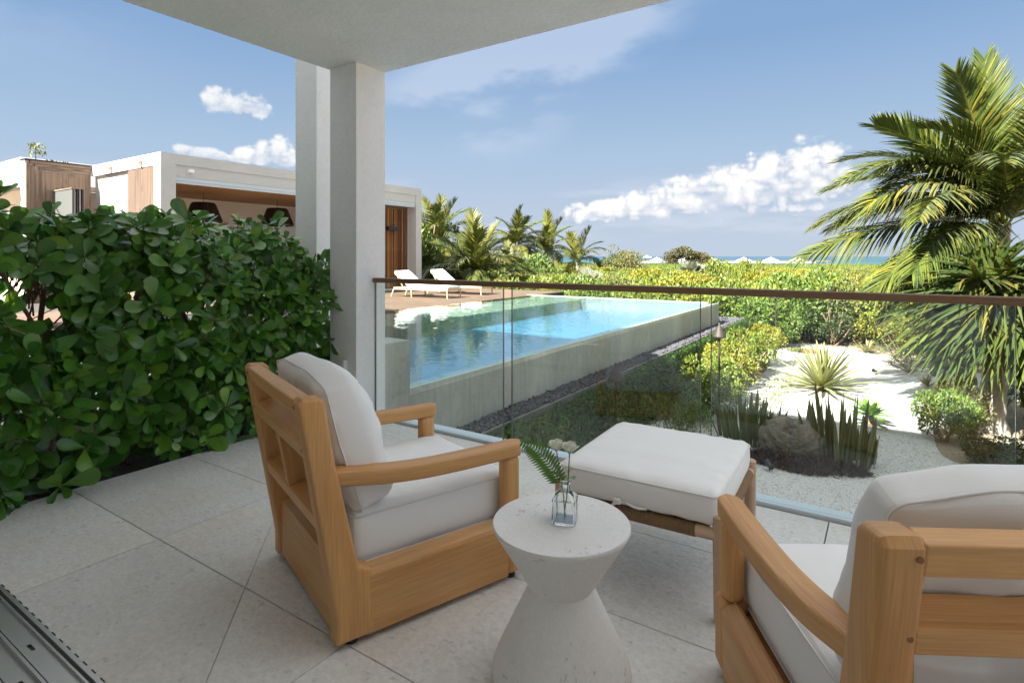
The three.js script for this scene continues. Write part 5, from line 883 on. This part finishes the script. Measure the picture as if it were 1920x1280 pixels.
// ------------------------------------------------------------------ beach: shades, pergola, sea grape, boat
{
  const white = std({ color: lin(0.82, 0.82, 0.8), roughness: 0.8, side: THREE.DoubleSide }), gw = std({ color: lin(0.16, 0.13, 0.1), roughness: 0.8 });
  let proto; const names = ['leftmost white beach shade, left of the sea grape tree', 'white beach shade just left of the sea grape crown', 'white beach shade just right of the sea grape crown', 'white beach shade in the gap left of the pointed tree', 'white beach shade right of the pointed tree', 'rightmost white beach shade, beside the coconut frond tip'];
  [[1232, 0], [1283, 0], [1335, 0], [1395, 0], [1446, 0], [1497, 0]].forEach(([u], i) => {
    const a = -33.5 + Math.atan((u - 960) / 1065) / D, [x, z] = at2(a, 152); let o;
    if (!proto) {
      o = proto = thing('beach_canopy', names[i], 'beach canopy', [0, 0, 0], 0, 'white beach shades along the shore');
      part('canopy', new THREE.ConeGeometry(2.1, 0.9, 4).rotateY(Math.PI / 4).translate(0, 2.95, 0), white, o); part('awning', join([box(-3.4, 3.4, 2.05, 2.2, -1.5, 1.5)]), white, o);
      for (const [px, pz] of [[1.4, 1.4], [-1.4, 1.4], [1.4, -1.4], [-1.4, -1.4]]) part('post', box(px - 0.06, px + 0.06, 0, 2.55, pz - 0.06, pz + 0.06), gw, o);
    } else o = copy(proto, names[i]);
    o.position.set(x, -2.42, z); o.rotation.y = 33.5 * D;
  });
  const [bx, bz] = at2(-13, 156), pg = thing('pergola', 'long low dark pergola beam behind the beach shades', 'pergola', [bx, -2.45, bz], 22 * D);
  part('beam', box(-23, 25, 2.35, 2.6, -0.1, 0.1), gw, pg); for (let i = 0; i < 9; i++) part('post', box(-23 + i * 5.9, -22.75 + i * 5.9, 0, 2.349, -0.1, 0.1), gw, pg);
  const [tx, tz] = at2(-16.3, 138), tr = thing('sea_grape_tree', 'broad round-crowned sea grape tree on the shore, dark against the sea', 'tree', [tx, -2.3, tz]);
  part('trunk', rod([0, 0, 0], [0.3, 2.2, 0], 0.3, 0.2, 8), bark, tr); for (const [a, b] of [[1.8, 0.5], [-1.8, 0.4], [0.4, -1.5]]) part('limb', rod([0.2, 1.5, 0], [a * 1.4, 3.4, b], 0.16, 0.07, 6), bark, tr);
  for (const [x, y, s, h] of [[0.2, 1.7, 4.3, 3.9], [-3.6, 1.3, 2.4, 3.1], [3.9, 1.1, 2.6, 3.2]]) { const c = part('crown', crown(820 + s, 3800, 1, 1, 1, [[0.085, 0.085, 0.02], [0.06, 0.065, 0.017], [0.11, 0.1, 0.03]], 0.11, 14), foliage, tr); c.position.set(x, y, 0); c.scale.set(s, h, s); }
  const [wx, wz] = at2(-20.1, 1500), b = thing('motor_yacht', 'small white motor yacht far out on the sea', 'boat', [wx, -3.0, wz], 20 * D);
  const hs = new THREE.Shape([[-10, 2.2], [11, 2.8], [8.5, -0.3], [-9.5, -0.3]].map(p => new THREE.Vector2(...p))); part('hull', new THREE.ExtrudeGeometry(hs, { depth: 4.4, bevelEnabled: false }).translate(0, 0, -2.2), white, b); part('cabin', box(-6, 3.5, 2.3, 4.4, -1.7, 1.7), white, b); part('flybridge', box(-4, 1, 4.401, 5.6, -1.4, 1.4), white, b); part('window_band', box(-5.8, 3.3, 3.1, 3.8, -1.75, 1.75), darkMetal, b);
  const [cx, cz] = at2(1.2, 70), cb = thing('beach_cabana', 'narrow white beach cabana glimpsed between the palm fronds', 'cabana', [cx, G - 0.25, cz]); part('curtain', box(-0.3, 0.3, 0, 3.0, -0.3, 0.3), white, cb); part('roof', new THREE.ConeGeometry(0.5, 0.7, 4).rotateY(Math.PI / 4).translate(0, 3.35, 0), white, cb);
}
// seedling sprouting on the wing roof
{
  rnd = mulberry(99); const s = thing('rooftop_plant', 'spindly light green plant sprouting on top of the timber-clad wall', 'plant', [-19.42, 3.86, -5.75]), l = new Leaves();
  part('stem', tube([[0, -0.05, 0], [0.05, 0.2, 0.02], [0.02, 0.42, 0]], 0.012, 8, 5), bark, s);
  for (let i = 0; i < 90; i++) l.blade(V(R(-0.12, 0.1), R(0.18, 0.5), R(-0.2, 0.2)), dirOf(R(0, 6.28), R(-1.2, 0.3)), V(0, 1, 0.3), R(0.08, 0.16), 0.02, QUICK, jit([0.16, 0.2, 0.02], 0.2, 0.1), 0.2, 0.2);
  for (let i = 0; i < 60; i++) l.blade(V(R(-0.05, 0.05), 0.02, R(-0.75, -0.2)), dirOf(R(0, 6.28), R(0, 1)), V(0, 1, 0.3), 0.08, 0.015, QUICK, [0.14, 0.15, 0.03], 0.2, 0.2);
  part('foliage', l.geo(), foliage, s).userData.kind = 'stuff';
}
renderer.render(scene, camera);
